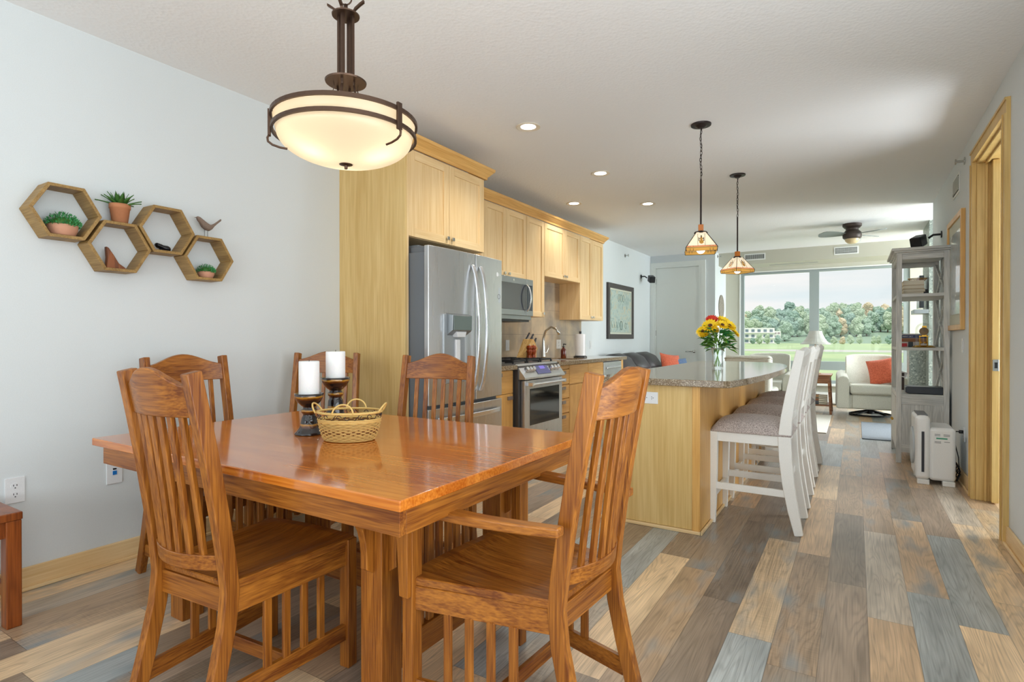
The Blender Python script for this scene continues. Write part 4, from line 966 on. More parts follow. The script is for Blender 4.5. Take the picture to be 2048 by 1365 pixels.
# ================================================================== VASE AND FLOWERS
vp = Vector((-.954, 4.733, .914)); va = thing('glass_vase', 'clear glass vase of stems on the island countertop', 'vase', vp)
B().lathe([(.040, .0), (.045, .004), (.043, .05), (.040, .09), (.046, .13), (.055, .165), (.053, .165), (.044, .13), (.038, .09), (.041, .05), (.041, .012), (0, .010)], n=24, cap=False).o('vase_body', GLASSG, va, smooth=True)
bq = thing('flower_bouquet', 'bouquet of yellow sunflowers, a red bloom and green leaves in the glass vase', 'flowers', vp)
rnd = random.Random(11); b = B()
heads = [(-.02, -.05, .31, 'y', .05), (-.12, .0, .30, 'y', .052), (-.075, .05, .345, 'y', .062), (-.10, -.04, .28, 'y', .045), (.055, -.03, .38, 'y', .062), (.085, .03, .345, 'y', .06), (.15, -.03, .285, 'y', .045), (.02, .06, .35, 'y', .05), (-.04, -.02, .395, 'r', .05), (.11, -.05, .33, 'y', .045)]
V = RT
for i, (u, v, z, c, r) in enumerate(heads):
    p = RT * u + (-FW) * v * .8 + Vector((0, 0, z)); q = RT * (-u * .2) + FW * v * .2
    b.tube([q + Vector((0, 0, .015)), q * -.4 + Vector((0, 0, .14)), p * .6 + Vector((0, 0, z * .38)), p], .0025, 6)
b.o('stems', LEAF3, bq, smooth=True)
for i, (u, v, z, c, r) in enumerate(heads):
    p = RT * u + (-FW) * v * .8 + Vector((0, 0, z)); nrm_ = (RT * u * 3 + (-FW) * (.35 + v) + Vector((0, 0, .45))).normalized(); s1 = nrm_.orthogonal().normalized(); s2 = nrm_.cross(s1); bb = B()
    for lay, (nn, k, tl) in enumerate(((17, 1.1, .1), (15, .95, .35), (12, .75, .6))):
        for j in range(nn):
            a = 2 * PI * (j + .5 * lay) / nn + rnd.uniform(-.06, .06); d = (s1 * math.cos(a) + s2 * math.sin(a)); tt = nrm_.cross(d) * r * .2; d2 = d + nrm_ * tl
            bb.quad(p + d * r * .25, p + d2 * r * .65 * k + tt, p + d2 * r * 1.05 * k - nrm_ * r * .05, p + d2 * r * .65 * k - tt)
    hd = bb.o('red_bloom' if c == 'r' else 'sunflower', RED if c == 'r' else YEL, bq)
    d = B(); d.tube([p - nrm_ * .004, p + nrm_ * .008, p + nrm_ * .012], [r * .28, r * .26, r * .14], 12); d.o('disc', DBR if c == 'y' else RED, hd, smooth=True)
for lm, nn, seed in ((LEAF2, 46, 1), (LEAF3, 60, 2), (LEAF1, 50, 4)):
    rr = random.Random(seed); bb = B()
    for _ in range(nn):
        a = rr.uniform(0, 2 * PI); R1 = rr.uniform(.03, .15); z = rr.uniform(.2, .36); p = Vector((R1 * math.cos(a) * .6, R1 * math.sin(a) * .6, z - .05)); d = Vector((math.cos(a), math.sin(a), rr.uniform(-.4, .7))).normalized()
        L_ = rr.uniform(.05, .10); sd = d.cross(Vector((0, 0, 1))).normalized() * L_ * .22; up = Vector((0, 0, .008))
        m0 = p; m1 = p + d * L_ * .5; m2 = p + d * L_ - Vector((0, 0, .012))
        bb.quad(m0, m1 + sd + up, m2, m1 - up * .5); bb.quad(m0, m1 - up * .5, m2, m1 - sd + up)
    bb.o('leaves', lm, bq)

# ================================================================== LAMPS
def point(name, loc, power, col, r=.03):
    l = bpy.data.lights.new(name, 'POINT'); l.energy = power; l.color = col; l.shadow_soft_size = r
    o = bpy.data.objects.new(name, l); C.objects.link(o); o.location = loc; return o
def spot(name, loc, power, col, ang=2.4, blend=.8):
    l = bpy.data.lights.new(name, 'SPOT'); l.energy = power; l.color = col; l.shadow_soft_size = .04; l.spot_size = ang; l.spot_blend = blend
    o = bpy.data.objects.new(name, l); C.objects.link(o); o.location = loc; return o
BULB = emis('warm_bulb', (1, .86, .62, 1), 9)
# chandelier
cl = Vector((-1.762, 1.58, 0)); chd = thing('bowl_pendant_lamp', 'bronze pendant lamp with a glowing frosted glass bowl over the dining table', 'pendant lamp', (cl.x, cl.y, 1.84))
def chz(z): return z - 1.84
def bowl_mat():
    m = bpy.data.materials.new('frosted_bowl_glass'); m.use_nodes = True; t = m.node_tree; t.nodes.clear(); o = N(t, 'ShaderNodeOutputMaterial')
    d = N(t, 'ShaderNodeBsdfDiffuse'); d.inputs[0].default_value = S(236, 222, 196); tr = N(t, 'ShaderNodeBsdfTranslucent'); tr.inputs[0].default_value = S(228, 216, 192)
    g = N(t, 'ShaderNodeBsdfGlossy'); g.inputs['Roughness'].default_value = .25; m1 = N(t, 'ShaderNodeMixShader'); m1.inputs[0].default_value = .8; m2 = N(t, 'ShaderNodeMixShader'); m2.inputs[0].default_value = .04
    e = N(t, 'ShaderNodeEmission'); e.inputs[0].default_value = S(255, 224, 184); e.inputs[1].default_value = .16; a = N(t, 'ShaderNodeAddShader')
    t.links.new(d.outputs[0], m1.inputs[1]); t.links.new(tr.outputs[0], m1.inputs[2]); t.links.new(m1.outputs[0], m2.inputs[1]); t.links.new(g.outputs[0], m2.inputs[2])
    t.links.new(m2.outputs[0], a.inputs[0]); t.links.new(e.outputs[0], a.inputs[1]); t.links.new(a.outputs[0], o.inputs[0]); return m
R0 = .276
prof = [(R0 * 1.0, 2.036), (R0 * .985, 2.005), (R0 * .96, 1.975)]
for i in range(13):
    a = i / 12 * PI / 2; prof.append((R0 * .955 * math.cos(a) if i < 12 else .012, 1.975 - .112 * math.sin(a)))
b = B().lathe([(r, chz(z)) for r, z in prof], n=56, cap=False); b.o('glass_bowl', bowl_mat(), chd, smooth=True)
def band(r, z, h, t_, name):
    b = B(); b.rings([[((r + dr) * math.cos(2 * PI * j / 56), (r + dr) * math.sin(2 * PI * j / 56), chz(z + dz)) for j in range(56)] for dr, dz in ((0, 0), (t_, 0), (t_, h), (0, h))], closed=True)
    return b.o(name, BRONZE, chd, smooth=False)
band(R0 + .001, 2.024, .015, .009, 'upper_ring'); band(R0 - .003, 1.970, .014, .010, 'lower_ring')
for k in range(3):
    a = .5515 + math.radians((-163, -31, 84)[k])
    ca, sa = math.cos(a), math.sin(a); s_ = B(); Mx = Matrix.Rotation(a, 4, 'Z')
    s_.box(R0 + .006, R0 + .016, -.012, .012, chz(1.950), chz(2.052))
    for v in s_.bm.verts: v.co = Mx @ v.co
    s_.o('ring_bracket', BRONZE, chd, bev=.001, seg=1)
    pts = [Vector((R0 + .011, 0, 1.955)), Vector((R0 + .018, 0, 1.942)), Vector((R0 + .016, 0, 1.928)), Vector((R0 + .0, 0, 1.916)), Vector((R0 - .028, 0, 1.908)), Vector((R0 - .055, 0, 1.905))]
    if k != 2: B().tube([Mx @ Vector((p.x, 0, chz(p.z))) for p in pts], .0045, 6).o('bowl_arm', BRONZE, chd)
def rods(n, r, z0, z1, w_, name, off=0.):
    for k in range(n):
        a = 2 * PI * k / n + off; B().box(r * math.cos(a) - w_, r * math.cos(a) + w_, r * math.sin(a) - w_, r * math.sin(a) + w_, chz(z0), chz(z1)).o(name, BRONZE, chd)
rods(4, .028, 2.20, 2.47, .006, 'column_rod', .4)
B().lathe([(0, chz(2.462)), (.054, chz(2.462)), (.055, chz(2.467)), (0, chz(2.470))], n=28).o('upper_plate', BRONZE, chd, smooth=False)
B().lathe([(0, chz(2.192)), (.080, chz(2.192)), (.082, chz(2.198)), (.02, chz(2.203)), (0, chz(2.203))], n=32).o('middle_plate', BRONZE, chd)
for k in range(6):
    a = 2 * PI * k / 6; Mx = Matrix.Rotation(a, 4, 'Z')
    B().sweep([Mx @ Vector((.050, 0, chz(2.205))), Mx @ Vector((.046, 0, chz(2.17))), Mx @ Vector((.062, 0, chz(2.11))), Mx @ Vector((.12, 0, chz(2.055))), Mx @ Vector((R0, 0, chz(2.032)))], .005, .010, 'z').o('curved_arm', BRONZE, chd)
for k in range(4):
    a = PI / 2 * k + .4; Mx = Matrix.Rotation(a, 4, 'Z')
    B().sweep([Mx @ Vector((.030, 0, chz(2.47))), Mx @ Vector((.04, 0, chz(2.488))), Mx @ Vector((.062, 0, chz(2.505))), Mx @ Vector((.078, 0, chz(2.515)))], .005, .012, 'z').o('curled_tip', BRONZE, chd)
B().lathe([(0, chz(1.848)), (.006, chz(1.845)), (.007, chz(1.858)), (.026, chz(1.862)), (.028, chz(1.868)), (0, chz(1.874))], n=24).o('finial', BRONZE, chd, smooth=False)
cb_ = B(); cb_.tube([(0, 0, chz(2.47)), (0, 0, chz(2.51))], .008, 10)
ring = [(.024 * math.cos(2 * PI * i / 20) * RT.x, .024 * math.cos(2 * PI * i / 20) * RT.y, chz(2.533) + .024 * math.sin(2 * PI * i / 20)) for i in range(20)]
cb_.tube(ring, .003, 6, closed=True)
for i in range(4):
    z = 2.575 + i * .026; ax = RT if i % 2 else FW; cb_.tube([(ax.x * .008 * math.cos(q), ax.y * .008 * math.cos(q), chz(z) + .017 * math.sin(q)) for q in [2 * PI * j / 12 for j in range(12)]], .0025, 6, closed=True)
cb_.o('chain', BRONZE, chd, smooth=True)
B().lathe([(0, chz(2.645)), (.055, chz(2.65)), (.065, chz(2.665)), (.065, chz(2.674)), (0, chz(2.674))], n=28).o('canopy', BRONZE, chd)
for k in range(3):
    a = 2 * PI / 3 * k + .3; x, y = .13 * math.cos(a), .13 * math.sin(a)
    bl = B().ball((x, y, chz(1.965)), .026, 14, (1, 1, 1.2)).o('bulb', BULB, chd, smooth=True)
    point('bowl_bulb_light', (cl.x + x, cl.y + y, 1.955), .95, (1, .9, .76), .028)
# island pendants
def shade_mat():
    m = bpy.data.materials.new('stained_glass'); m.use_nodes = True; t = m.node_tree; t.nodes.clear(); o = N(t, 'ShaderNodeOutputMaterial')
    d = N(t, 'ShaderNodeBsdfDiffuse'); tr = N(t, 'ShaderNodeBsdfTranslucent'); m1 = N(t, 'ShaderNodeMixShader'); m1.inputs[0].default_value = .6
    tcn = N(t, 'ShaderNodeTexCoord'); sx = N(t, 'ShaderNodeSeparateXYZ'); t.links.new(tcn.outputs['Object'], sx.inputs[0])
    r = N(t, 'ShaderNodeValToRGB'); e = r.color_ramp.elements; e[0].position = 0; e[0].color = S(204, 160, 84); e[1].position = .022 / .15; e[1].color = S(222, 186, 120)
    x = e.new(.028 / .15); x.color = S(236, 150, 110); y = e.new(.036 / .15); y.color = S(250, 238, 214); r.color_ramp.interpolation = 'CONSTANT'
    dv = N(t, 'ShaderNodeMath', operation='DIVIDE'); dv.inputs[1].default_value = .15; t.links.new(sx.outputs[2], dv.inputs[0]); t.links.new(dv.outputs[0], r.inputs[0])
    em = N(t, 'ShaderNodeEmission'); em.inputs[1].default_value = .38; a = N(t, 'ShaderNodeAddShader')
    for q in (d, tr, em): t.links.new(r.outputs[0], q.inputs[0])
    t.links.new(d.outputs[0], m1.inputs[1]); t.links.new(tr.outputs[0], m1.inputs[2]); t.links.new(m1.outputs[0], a.inputs[0]); t.links.new(em.outputs[0], a.inputs[1]); t.links.new(a.outputs[0], o.inputs[0]); return m
SHADE = shade_mat(); LEAD = flat('lead_came', S(60, 56, 52), .5, metal=.4); PWOOD = flat('pendant_wood', S(206, 120, 42), .35); AMBG = flat('amber_piece', S(214, 158, 70), .3); DARKG = flat('dark_glass_piece', S(52, 48, 40), .3)
def pendant(x, y, ztop_shade, zbot, label, rz):
    t = thing('stained_glass_pendant', label, 'pendant lamp', (x, y, zbot), rz, 'stained glass pendants over the island')
    hs = ztop_shade - zbot; hb_, ht = .105, .033
    b = B(); b.rings([[(sx * h, sy * h, z) for sx, sy in ((-1, -1), (1, -1), (1, 1), (-1, 1))] for h, z in ((hb_ - .004, 0), (hb_, .024), (ht, hs))], cap=False); b.o('glass_shade', SHADE, t)
    l = B()
    for sx, sy in ((-1, -1), (1, -1), (1, 1), (-1, 1)): l.tube([(sx * (hb_ - .004), sy * (hb_ - .004), 0), (sx * hb_, sy * hb_, .024), (sx * ht, sy * ht, hs)], .0028, 6)
    for h, z in ((hb_ - .004, 0), (hb_, .024), (hb_ - .008, .036), (ht + .006, hs - .012)):
        l.tube([(-h, -h, z), (h, -h, z), (h, h, z), (-h, h, z)], .0016, 5, closed=True)
    for k in range(4):
        M_ = Matrix.Rotation(PI / 2 * k, 4, 'Z')
        def P(u, z, o_=.0015): h = ht + (hb_ - ht) * (hs - z) / (hs - .024) if z > .024 else hb_; return M_ @ Vector((u, -h - o_, z))
        for u in (-.024, .024): l.tube([P(u, .037), P(u, hs - .012)], .0012, 5)
        for u in (-.055, -.075, .055, .075): l.tube([P(u, .0), P(u, .036)], .0012, 5)
    l.o('lead_lines', LEAD, t)
    am = B(); dk_ = B()
    for k in range(4):
        M_ = Matrix.Rotation(PI / 2 * k, 4, 'Z')
        def P(u, z, o_=.002): h = ht + (hb_ - ht) * (hs - z) / (hs - .024) if z > .024 else hb_; return M_ @ Vector((u, -h - o_, z))
        for u0, u1, z0, z1 in ((-.008, .008, .05, .10), (-.014, -.008, .055, .075), (.008, .014, .055, .075)): am.quad(P(u0, z0), P(u1, z0), P(u1, z1), P(u0, z1))
        for u0, u1, z0, z1 in ((-.019, -.014, .07, .10), (.014, .019, .07, .10), (-.014, -.008, .086, .091), (.008, .014, .086, .091), (-.004, .004, .095, .115)): dk_.quad(P(u0, z0), P(u1, z0), P(u1, z1), P(u0, z1))
    am.o('amber_glass', AMBG, t); dk_.o('dark_glass', DARKG, t)
    B().lathe([(.046, hs - .004), (.046, hs + .004), (.036, hs + .012), (0, hs + .012)], n=4).o('shade_cap', DBRONZE, t)
    B().box(-.017, .017, -.017, .017, hs + .008, hs + .058).o('wood_block', PWOOD, t, bev=.002)
    zr = 2.283 - zbot; B().tube([(0, 0, hs + .055), (0, 0, zr)], .0065, 10).o('rod', DBRONZE, t)
    c = B(); z = zr
    i = 0
    while z < CE - zbot - .03:
        ax = RT if i % 2 else FW; c.tube([(ax.x * .007 * math.cos(q) + .003 * math.sin(i), ax.y * .007 * math.cos(q), z + .014 + .016 * math.sin(q)) for q in [2 * PI * j / 10 for j in range(10)]], .002, 5, closed=True); z += .025; i += 1
    c.tube([(.004 * math.sin(k * 1.1), .004 * math.cos(k * 1.3), zr + k * (CE - zbot - zr) / 20) for k in range(21)], .0018, 5)
    c.o('chain', DBRONZE, t, smooth=True)
    B().lathe([(0, CE - zbot - .03), (.02, CE - zbot - .028), (.04, CE - zbot - .012), (.068, CE - zbot - .010), (.07, CE - zbot), (0, CE - zbot)], n=28).o('canopy', DBRONZE, t, smooth=False)
    B().ball((0, 0, .022), .030, 16).o('bulb', emis('pendant_bulb', (1, .92, .82, 1), 3), t, smooth=True)
    point('pendant_light', (x, y, zbot + .02), 1.2, (1, .85, .65), .03)
pendant(-.938, 4.081, 1.905, 1.765, 'nearer stained glass pendant lamp hanging over the island', .28)
pendant(-.938, 5.519, 1.905, 1.765, 'farther stained glass pendant lamp hanging over the island', .9)
# recessed downlights
DL = [(-2.0, 3.473, 'nearest recessed ceiling light, above the refrigerator side'), (-2.0, 4.80, 'recessed ceiling light second from the camera'), (-2.70, 5.72, 'recessed ceiling light closest to the upper cabinets'), (-2.0, 6.17, 'recessed ceiling light farthest toward the window')]
for x, y, lab in DL:
    t = thing('recessed_light', lab, 'ceiling light', (x, y, CE), 0, 'recessed kitchen ceiling lights')
    B().lathe([(.055, .0), (.085, -.001), (.087, -.006), (.080, -.009), (.055, -.004)], n=32, cap=False).o('trim_ring', flat('warm_white_ring', S(236, 226, 208), .5), t, smooth=False)
    B().lathe([(0, -.003), (.055, -.003)], n=28, cap=False).o('lens', emis('downlight_lens', (1, .93, .82, 1), 7), t)
    spot('downlight', (x, y, CE - .03), (28 if y < 4 else 42) if x > -2.5 else 18, (1, .95, .88))
# ceiling fan
fn = thing('ceiling_fan', 'small bronze ceiling fan with grey blades and a light bowl near the window', 'ceiling fan', (-.045, 8.69, CE))
FB = flat('fan_bronze', S(74, 62, 56), .45, metal=.3); FG = flat('fan_blade_grey', S(128, 136, 134), .5)
B().lathe([(0, 0), (.112, 0), (.112, -.03), (.09, -.055), (.075, -.06), (.075, -.085), (.08, -.09), (.105, -.115), (.112, -.15), (.108, -.185), (.09, -.20), (0, -.20)], n=32).o('motor_housing', FB, fn, smooth=False, bev=.002)
B().lathe([(.086, -.198), (.082, -.225), (.06, -.25), (.03, -.262), (0, -.264)], n=28, cap=False).o('light_bowl', flat('fan_bowl', S(226, 204, 160), .3), fn, smooth=True)
for k, a in enumerate((PI + .5, .9, -.55)):
    Mx = Matrix.Rotation(a, 4, 'Z') @ Matrix.Translation((0, 0, -.14)) @ RX(.22); b = B(); rs = []
    for i in range(13):
        f = i / 12; x = .09 + .34 * f; w_ = .04 + .055 * math.sin(min(1, f * 1.15) * PI * .62); w_ *= (1 if f < .8 else math.sqrt(max(.02, 1 - ((f - .8) / .2) ** 2)))
        rs.append([Mx @ Vector((x, -w_, 0)), Mx @ Vector((x, w_, 0)), Mx @ Vector((x, w_, .006)), Mx @ Vector((x, -w_, .006))])
    b.rings(rs).o('blade', FG, fn)
# vents
def vent(loc, rz, w_, h_, label, nx, nz):
    t = thing('air_vent', label, 'air vent', loc, rz); B().box(-w_ / 2 - .02, w_ / 2 + .02, -.006, 0, -h_ / 2 - .02, h_ / 2 + .02).o('frame', TRIMW, t, bev=.002)
    B().box(-w_ / 2, w_ / 2, -.008, -.005, -h_ / 2, h_ / 2).o('opening', flat('vent_dark', S(70, 74, 70), .8), t); g = B()
    for i in range(1, nx): x = -w_ / 2 + w_ * i / nx; g.box(x - .0022, x + .0022, -.011, -.007, -h_ / 2, h_ / 2)
    for i in range(1, nz): z = -h_ / 2 + h_ * i / nz; g.box(-w_ / 2, w_ / 2, -.011, -.007, z - .003, z + .003)
    g.o('grille', TRIMW, t)
vent((-1.50, 10.5, 2.572), 0, .30, .075, 'left white grille vent high over the window', 18, 1)
vent((-.135, 10.5, 2.572), 0, .30, .085, 'right white grille vent high over the window, under the fan', 16, 4)
vent((XR, 6.08, 2.46), -PI / 2, .30, .13, 'white louvred vent high on the right wall', 1, 9)
# sprinkler heads
def sprinkler(loc, d, label):
    t = thing('fire_sprinkler', label, 'sprinkler', loc); d = Vector(d); u = d.orthogonal().normalized() if abs(d.z) > .9 else Vector((0, 0, 1)); 
    B().tube([Vector((0, 0, 0)), d * .006], .03, 16).o('escutcheon', CHROME, t); B().tube([Vector((0, 0, 0)), d * .06], .009, 8).tube([d * .055, d * .062], [.022, .022], 12).o('head', CHROME, t)
sprinkler((XR, 5.66, 2.565), (-1, 0, 0), 'metal sidewall sprinkler near the door casing on the right wall')
sprinkler((XL, 8.85, 2.52), (1, 0, 0), 'metal sidewall sprinkler high on the far left wall')
sprinkler((-2.10, 10.38, 2.61), (1, 0, 0), 'metal sidewall sprinkler left of the vents by the window')
# speakers
def speaker(loc, d, label, yaw):
    t = thing('wall_speaker', label, 'speaker', loc); d = Vector(d); B().box(-.03, .03, -.03, .03, -.05, .05).o('mount_plate', BLACK, t, bev=.004) if 0 else None
    B().tube([Vector((0, 0, 0)), d * .01], .035, 12).tube([Vector((0, 0, 0)), d * .07, d * .11 + Vector((0, 0, -.03))], .011, 8).o('bracket', BLACK, t)
    c = d * .19 + Vector((0, -.0, -.055)); R3 = RZ(yaw) @ RX(.35); b = B().box(-.05, .05, -.07, .07, -.055, .055)
    for v in b.bm.verts: v.co = c + R3 @ v.co
    b.o('cabinet', BLACK, t, bev=.012)
    g = B().box(-.046, .046, -.075, -.069, -.05, .05)
    for v in g.bm.verts: v.co = c + R3 @ v.co
    g.o('grille', IRON, t, bev=.002)
speaker((XL, 9.66, 2.25), (1, 0, 0), 'small black speaker on a bracket high on the far left wall', .6)
speaker((XR, 7.03, 2.20), (-1, 0, 0), 'small black speaker on a bracket above the open shelf', -.5)
# pictures
def print_mat(name, base_, ink, warm):
    m, t, p = mat(name); tcn = N(t, 'ShaderNodeTexCoord'); n = N(t, 'ShaderNodeTexNoise'); n.inputs['Scale'].default_value = 9; n.inputs['Detail'].default_value = 6; n.inputs['Distortion'].default_value = 1.5
    t.links.new(tcn.outputs['Object'], n.inputs[0]); r = N(t, 'ShaderNodeValToRGB'); e = r.color_ramp.elements; e[0].position = .38; e[0].color = ink; e[1].position = .5; e[1].color = base_; x = e.new(.68); x.color = warm
    t.links.new(n.outputs[0], r.inputs[0]); t.links.new(r.outputs[0], p.inputs['Base Color']); p.inputs['Roughness'].default_value = .3; p.inputs['Coat Weight'].default_value = .6; return m
def picture(name, label, loc, rz, w_, h_, fw, dep, fm, pm, matw=0):
    t = thing(name, label, 'picture', loc, rz); f = B()
    f.box(-w_ / 2, -w_ / 2 + fw, -dep, 0, -h_ / 2, h_ / 2).box(w_ / 2 - fw, w_ / 2, -dep, 0, -h_ / 2, h_ / 2).box(-w_ / 2 + fw, w_ / 2 - fw, -dep, 0, -h_ / 2, -h_ / 2 + fw).box(-w_ / 2 + fw, w_ / 2 - fw, -dep, 0, h_ / 2 - fw, h_ / 2)
    f.o('frame', fm, t, bev=.003)
    iw, ih = w_ / 2 - fw, h_ / 2 - fw
    if matw: B().box(-iw, iw, -dep * .55, -dep * .5, -ih, ih).o('mat_border', flat('ivory_mat', S(214, 216, 200), .8), t); iw -= matw; ih -= matw
    pr = B().box(-iw, iw, -dep * .6, -dep * .56, -ih, ih).o('print', pm, t); return t, pr, iw, ih
mp_, pr, iw, ih = picture('framed_map', 'pale green world map print in a dark frame on the far left wall', (XL, 8.62, 1.58), PI / 2, 1.15, .87, .075, .035, flat('dark_frame', S(70, 64, 62), .4), print_mat('map_print', S(188, 208, 200), S(158, 180, 172), S(206, 196, 160)), .03)
INK = flat('map_ink', S(120, 138, 130), .8)
b = B()
for i, u in enumerate((-.10, 0, .10)): b.tube([(u + .035 * math.cos(2 * PI * j / 20), -.0225, .22 + .06 * math.sin(2 * PI * j / 20)) for j in range(20)], .0025, 4, closed=True)
b.tube([(.0 + .05 * math.cos(2 * PI * j / 20), -.0225, -.22 + .07 * math.sin(2 * PI * j / 20)) for j in range(20)], .006, 4, closed=True)
b.tube([(.2 + .03 * math.cos(2 * PI * j / 20), -.0225, -.22 + .05 * math.sin(2 * PI * j / 20)) for j in range(20)], .0025, 4, closed=True)
for k in range(9): b.tube([(-.42 + k * .035, -.0225, -.16 - .05 * (k % 3)), (-.40 + k * .035, -.0225, -.26)], .002, 4)
b.tube([(-.44, -.0225, -.33), (.44, -.0225, -.33), (.44, -.0225, .33), (-.44, -.0225, .33)], .0015, 4, closed=True); b.o('map_drawing', INK, mp_)
picture('framed_picture', 'glazed picture in a light maple frame on the right wall', (XR, 6.01, 1.705), -PI / 2, .80, .96, .045, .03, MAPD['z'], print_mat('right_print', S(186, 196, 196), S(150, 164, 170), S(178, 160, 142)), .09)
dsc = B().tube([(-2.1, 10.70, 1.72), (-2.085, 10.70, 1.72)], .225, 40); tag(dsc.o('round_wall_decor', stone('carved_disc', S(134, 126, 114), S(100, 92, 82), S(168, 160, 146), 90, .8), bev=.003), 'round carved grey wall medallion beside the window', 'wall decoration')

# ================================================================== OPEN SHELF ON THE RIGHT
SX0, SX1, SY0_, SY1_ = .322, .716, 6.302, 7.13
es = thing('open_shelf', 'tall washed grey etagere with X braces and a lower cabinet against the right wall', 'shelf unit', ((SX0 + SX1) / 2, (SY0_ + SY1_) / 2, 0)); ex, ey = es.location.x, es.location.y
def eb(x0, x1, y0, y1, z0, z1): return B().box(x0 - ex, x1 - ex, y0 - ey, y1 - ey, z0, z1)
for x in (SX0, SX1 - .042):
    for y in (SY0_, SY1_ - .042): eb(x, x + .042, y, y + .042, 0, 1.94).o('post', GREYW['z'], es, bev=.002, seg=1)
for z, zz in ((1.54, .028), (1.045, .026), (.60, .042)): eb(SX0 + .005, SX1 - .005, SY0_ + .005, SY1_ - .005, z, z + zz).o('shelf', GREYW['x'], es, bev=.002, seg=1)
eb(SX0, SX1, SY0_, SY1_, 1.935, 1.95).box(SX0 - .02 - ex, SX1 + .012 - ex, SY0_ - .02 - ey, SY1_ + .02 - ey, 1.95, 1.965).box(SX0 - .04 - ex, SX1 + .014 - ex, SY0_ - .035 - ey, SY1_ + .035 - ey, 1.965, 1.99).o('cornice', GREYW['x'], es, bev=.005)
eb(SX0 + .042, SX1 - .042, SY0_ + .008, SY0_ + .028, 1.885, 1.935).box(SX0 + .008 - ex, SX0 + .028 - ex, SY0_ + .042 - ey, SY1_ - .042 - ey, 1.885, 1.935).box(SX0 + .042 - ex, SX1 - .042 - ex, SY1_ - .028 - ey, SY1_ - .008 - ey, 1.885, 1.935).o('top_rail', GREYW['x'], es, bev=.002, seg=1)
eb(SX0 + .042, SX1 - .042, SY0_ + .012, SY0_ + .022, .17, .60).o('side_panel', GREYW['z'], es); [eb(SX0 + .042, SX1 - .042, SY0_ + .006, SY0_ + .03, za, zb).o('side_frame', GREYW['x'], es, bev=.002, seg=1) for za, zb in ((.545, .5999), (.11, .17))]
eb(SX0 + .042, SX1 - .042, SY1_ - .022, SY1_ - .012, .11, .60).box(SX1 - .03 - ex, SX1 - .02 - ex, SY0_ + .04 - ey, SY1_ - .04 - ey, .11, .60).o('cabinet_back', GREYW['z'], es); eb(SX0 + .01, SX1 - .01, SY0_ + .01, SY1_ - .01, .10, .12).o('cabinet_floor', GREYW['x'], es)
for (a, c) in ((SY0_ + .045, ey - .002), (ey + .002, SY1_ - .045)):
    d = eb(SX0 + .004, SX0 + .02, a, c, .13, .595).o('door', GREYW['z'], es, bev=.002, seg=1); ky = c - .03 if c < ey + .01 else a + .03
    kk = B().ball((SX0 - .012 - ex, ky - ey, .36), .012, 10).o('knob', BRASS, d, smooth=True)
for (z0, z1) in ((1.07, 1.54), (1.565, 1.89), (.64, 1.045)):
    for s in (0, 1):
        ya, yb = (SY0_ + .04, SY1_ - .04) if s == 0 else (SY1_ - .04, SY0_ + .04)
        B().sweep([(SX1 - .022 - ex, ya - ey, z0), (SX1 - .022 - ex, yb - ey, z1)], .009, .024, 'x').o('x_brace', GREYW['y'], es)
# books lying on the top shelf
z = 1.569; BX0 = SX0 + .055
def book(x0, x1, y0, y1, z, h_, m, label, grp, spine='y', band=None):
    t = thing('book', label, 'book', ((x0 + x1) / 2, (y0 + y1) / 2, z), 0, grp); a, c = (x1 - x0) / 2, (y1 - y0) / 2
    B().box(-a, a, -c, c, 0, .002).box(-a, a, -c, c, h_ - .002, h_).box(-a, a, c - .003, c, 0, h_).o('cover', m, t)
    B().box(-a + .003, a - .003, -c + .004, c - .003, .002, h_ - .002).o('pages', PAPER if band is None else m, t); return t
GB = 'cream books lying on the upper shelf'
book(BX0 + .003, BX0 + .16, 6.40, 6.62, z, .022, BOOKC[3], 'bottom book of the cream stack on the upper shelf', GB); z += .0225
book(BX0 + .002, BX0 + .17, 6.39, 6.62, z, .026, BOOKC[2], 'second book from the bottom of the cream stack on the upper shelf', GB); z += .0265
book(BX0, BX0 + .16, 6.37, 6.62, z, .033, BOOKC[1], 'tan book third from the bottom of the stack on the upper shelf', GB); z += .0335
book(BX0, BX0 + .16, 6.36, 6.62, z, .042, BOOKC[0], 'thick cream book on top of the stack on the upper shelf', GB); z += .0425
gt = thing('decorative_tray', 'small openwork gold and pink tray on top of the cream books', 'tray', (BX0 + .115, 6.46, z)); GOLDP = flat('gold_pink', S(190, 140, 90), .4)
b = B(); n = 28
b.tube(oval(.075, .055, .022, n), .003, 5, closed=True).tube(oval(.055, .04, .002, n), .003, 5, closed=True); b.o('rims', BRASS, gt)
b = B()
for j in range(22): a = 2 * PI * j / 22; b.tube([(.055 * math.cos(a), .04 * math.sin(a), .002), (.075 * math.cos(a + .25), .055 * math.sin(a + .25), .022)], .0016, 4).tube([(.055 * math.cos(a), .04 * math.sin(a), .002), (.075 * math.cos(a - .25), .055 * math.sin(a - .25), .022)], .0016, 4)
b.o('lattice', GOLDP, gt)
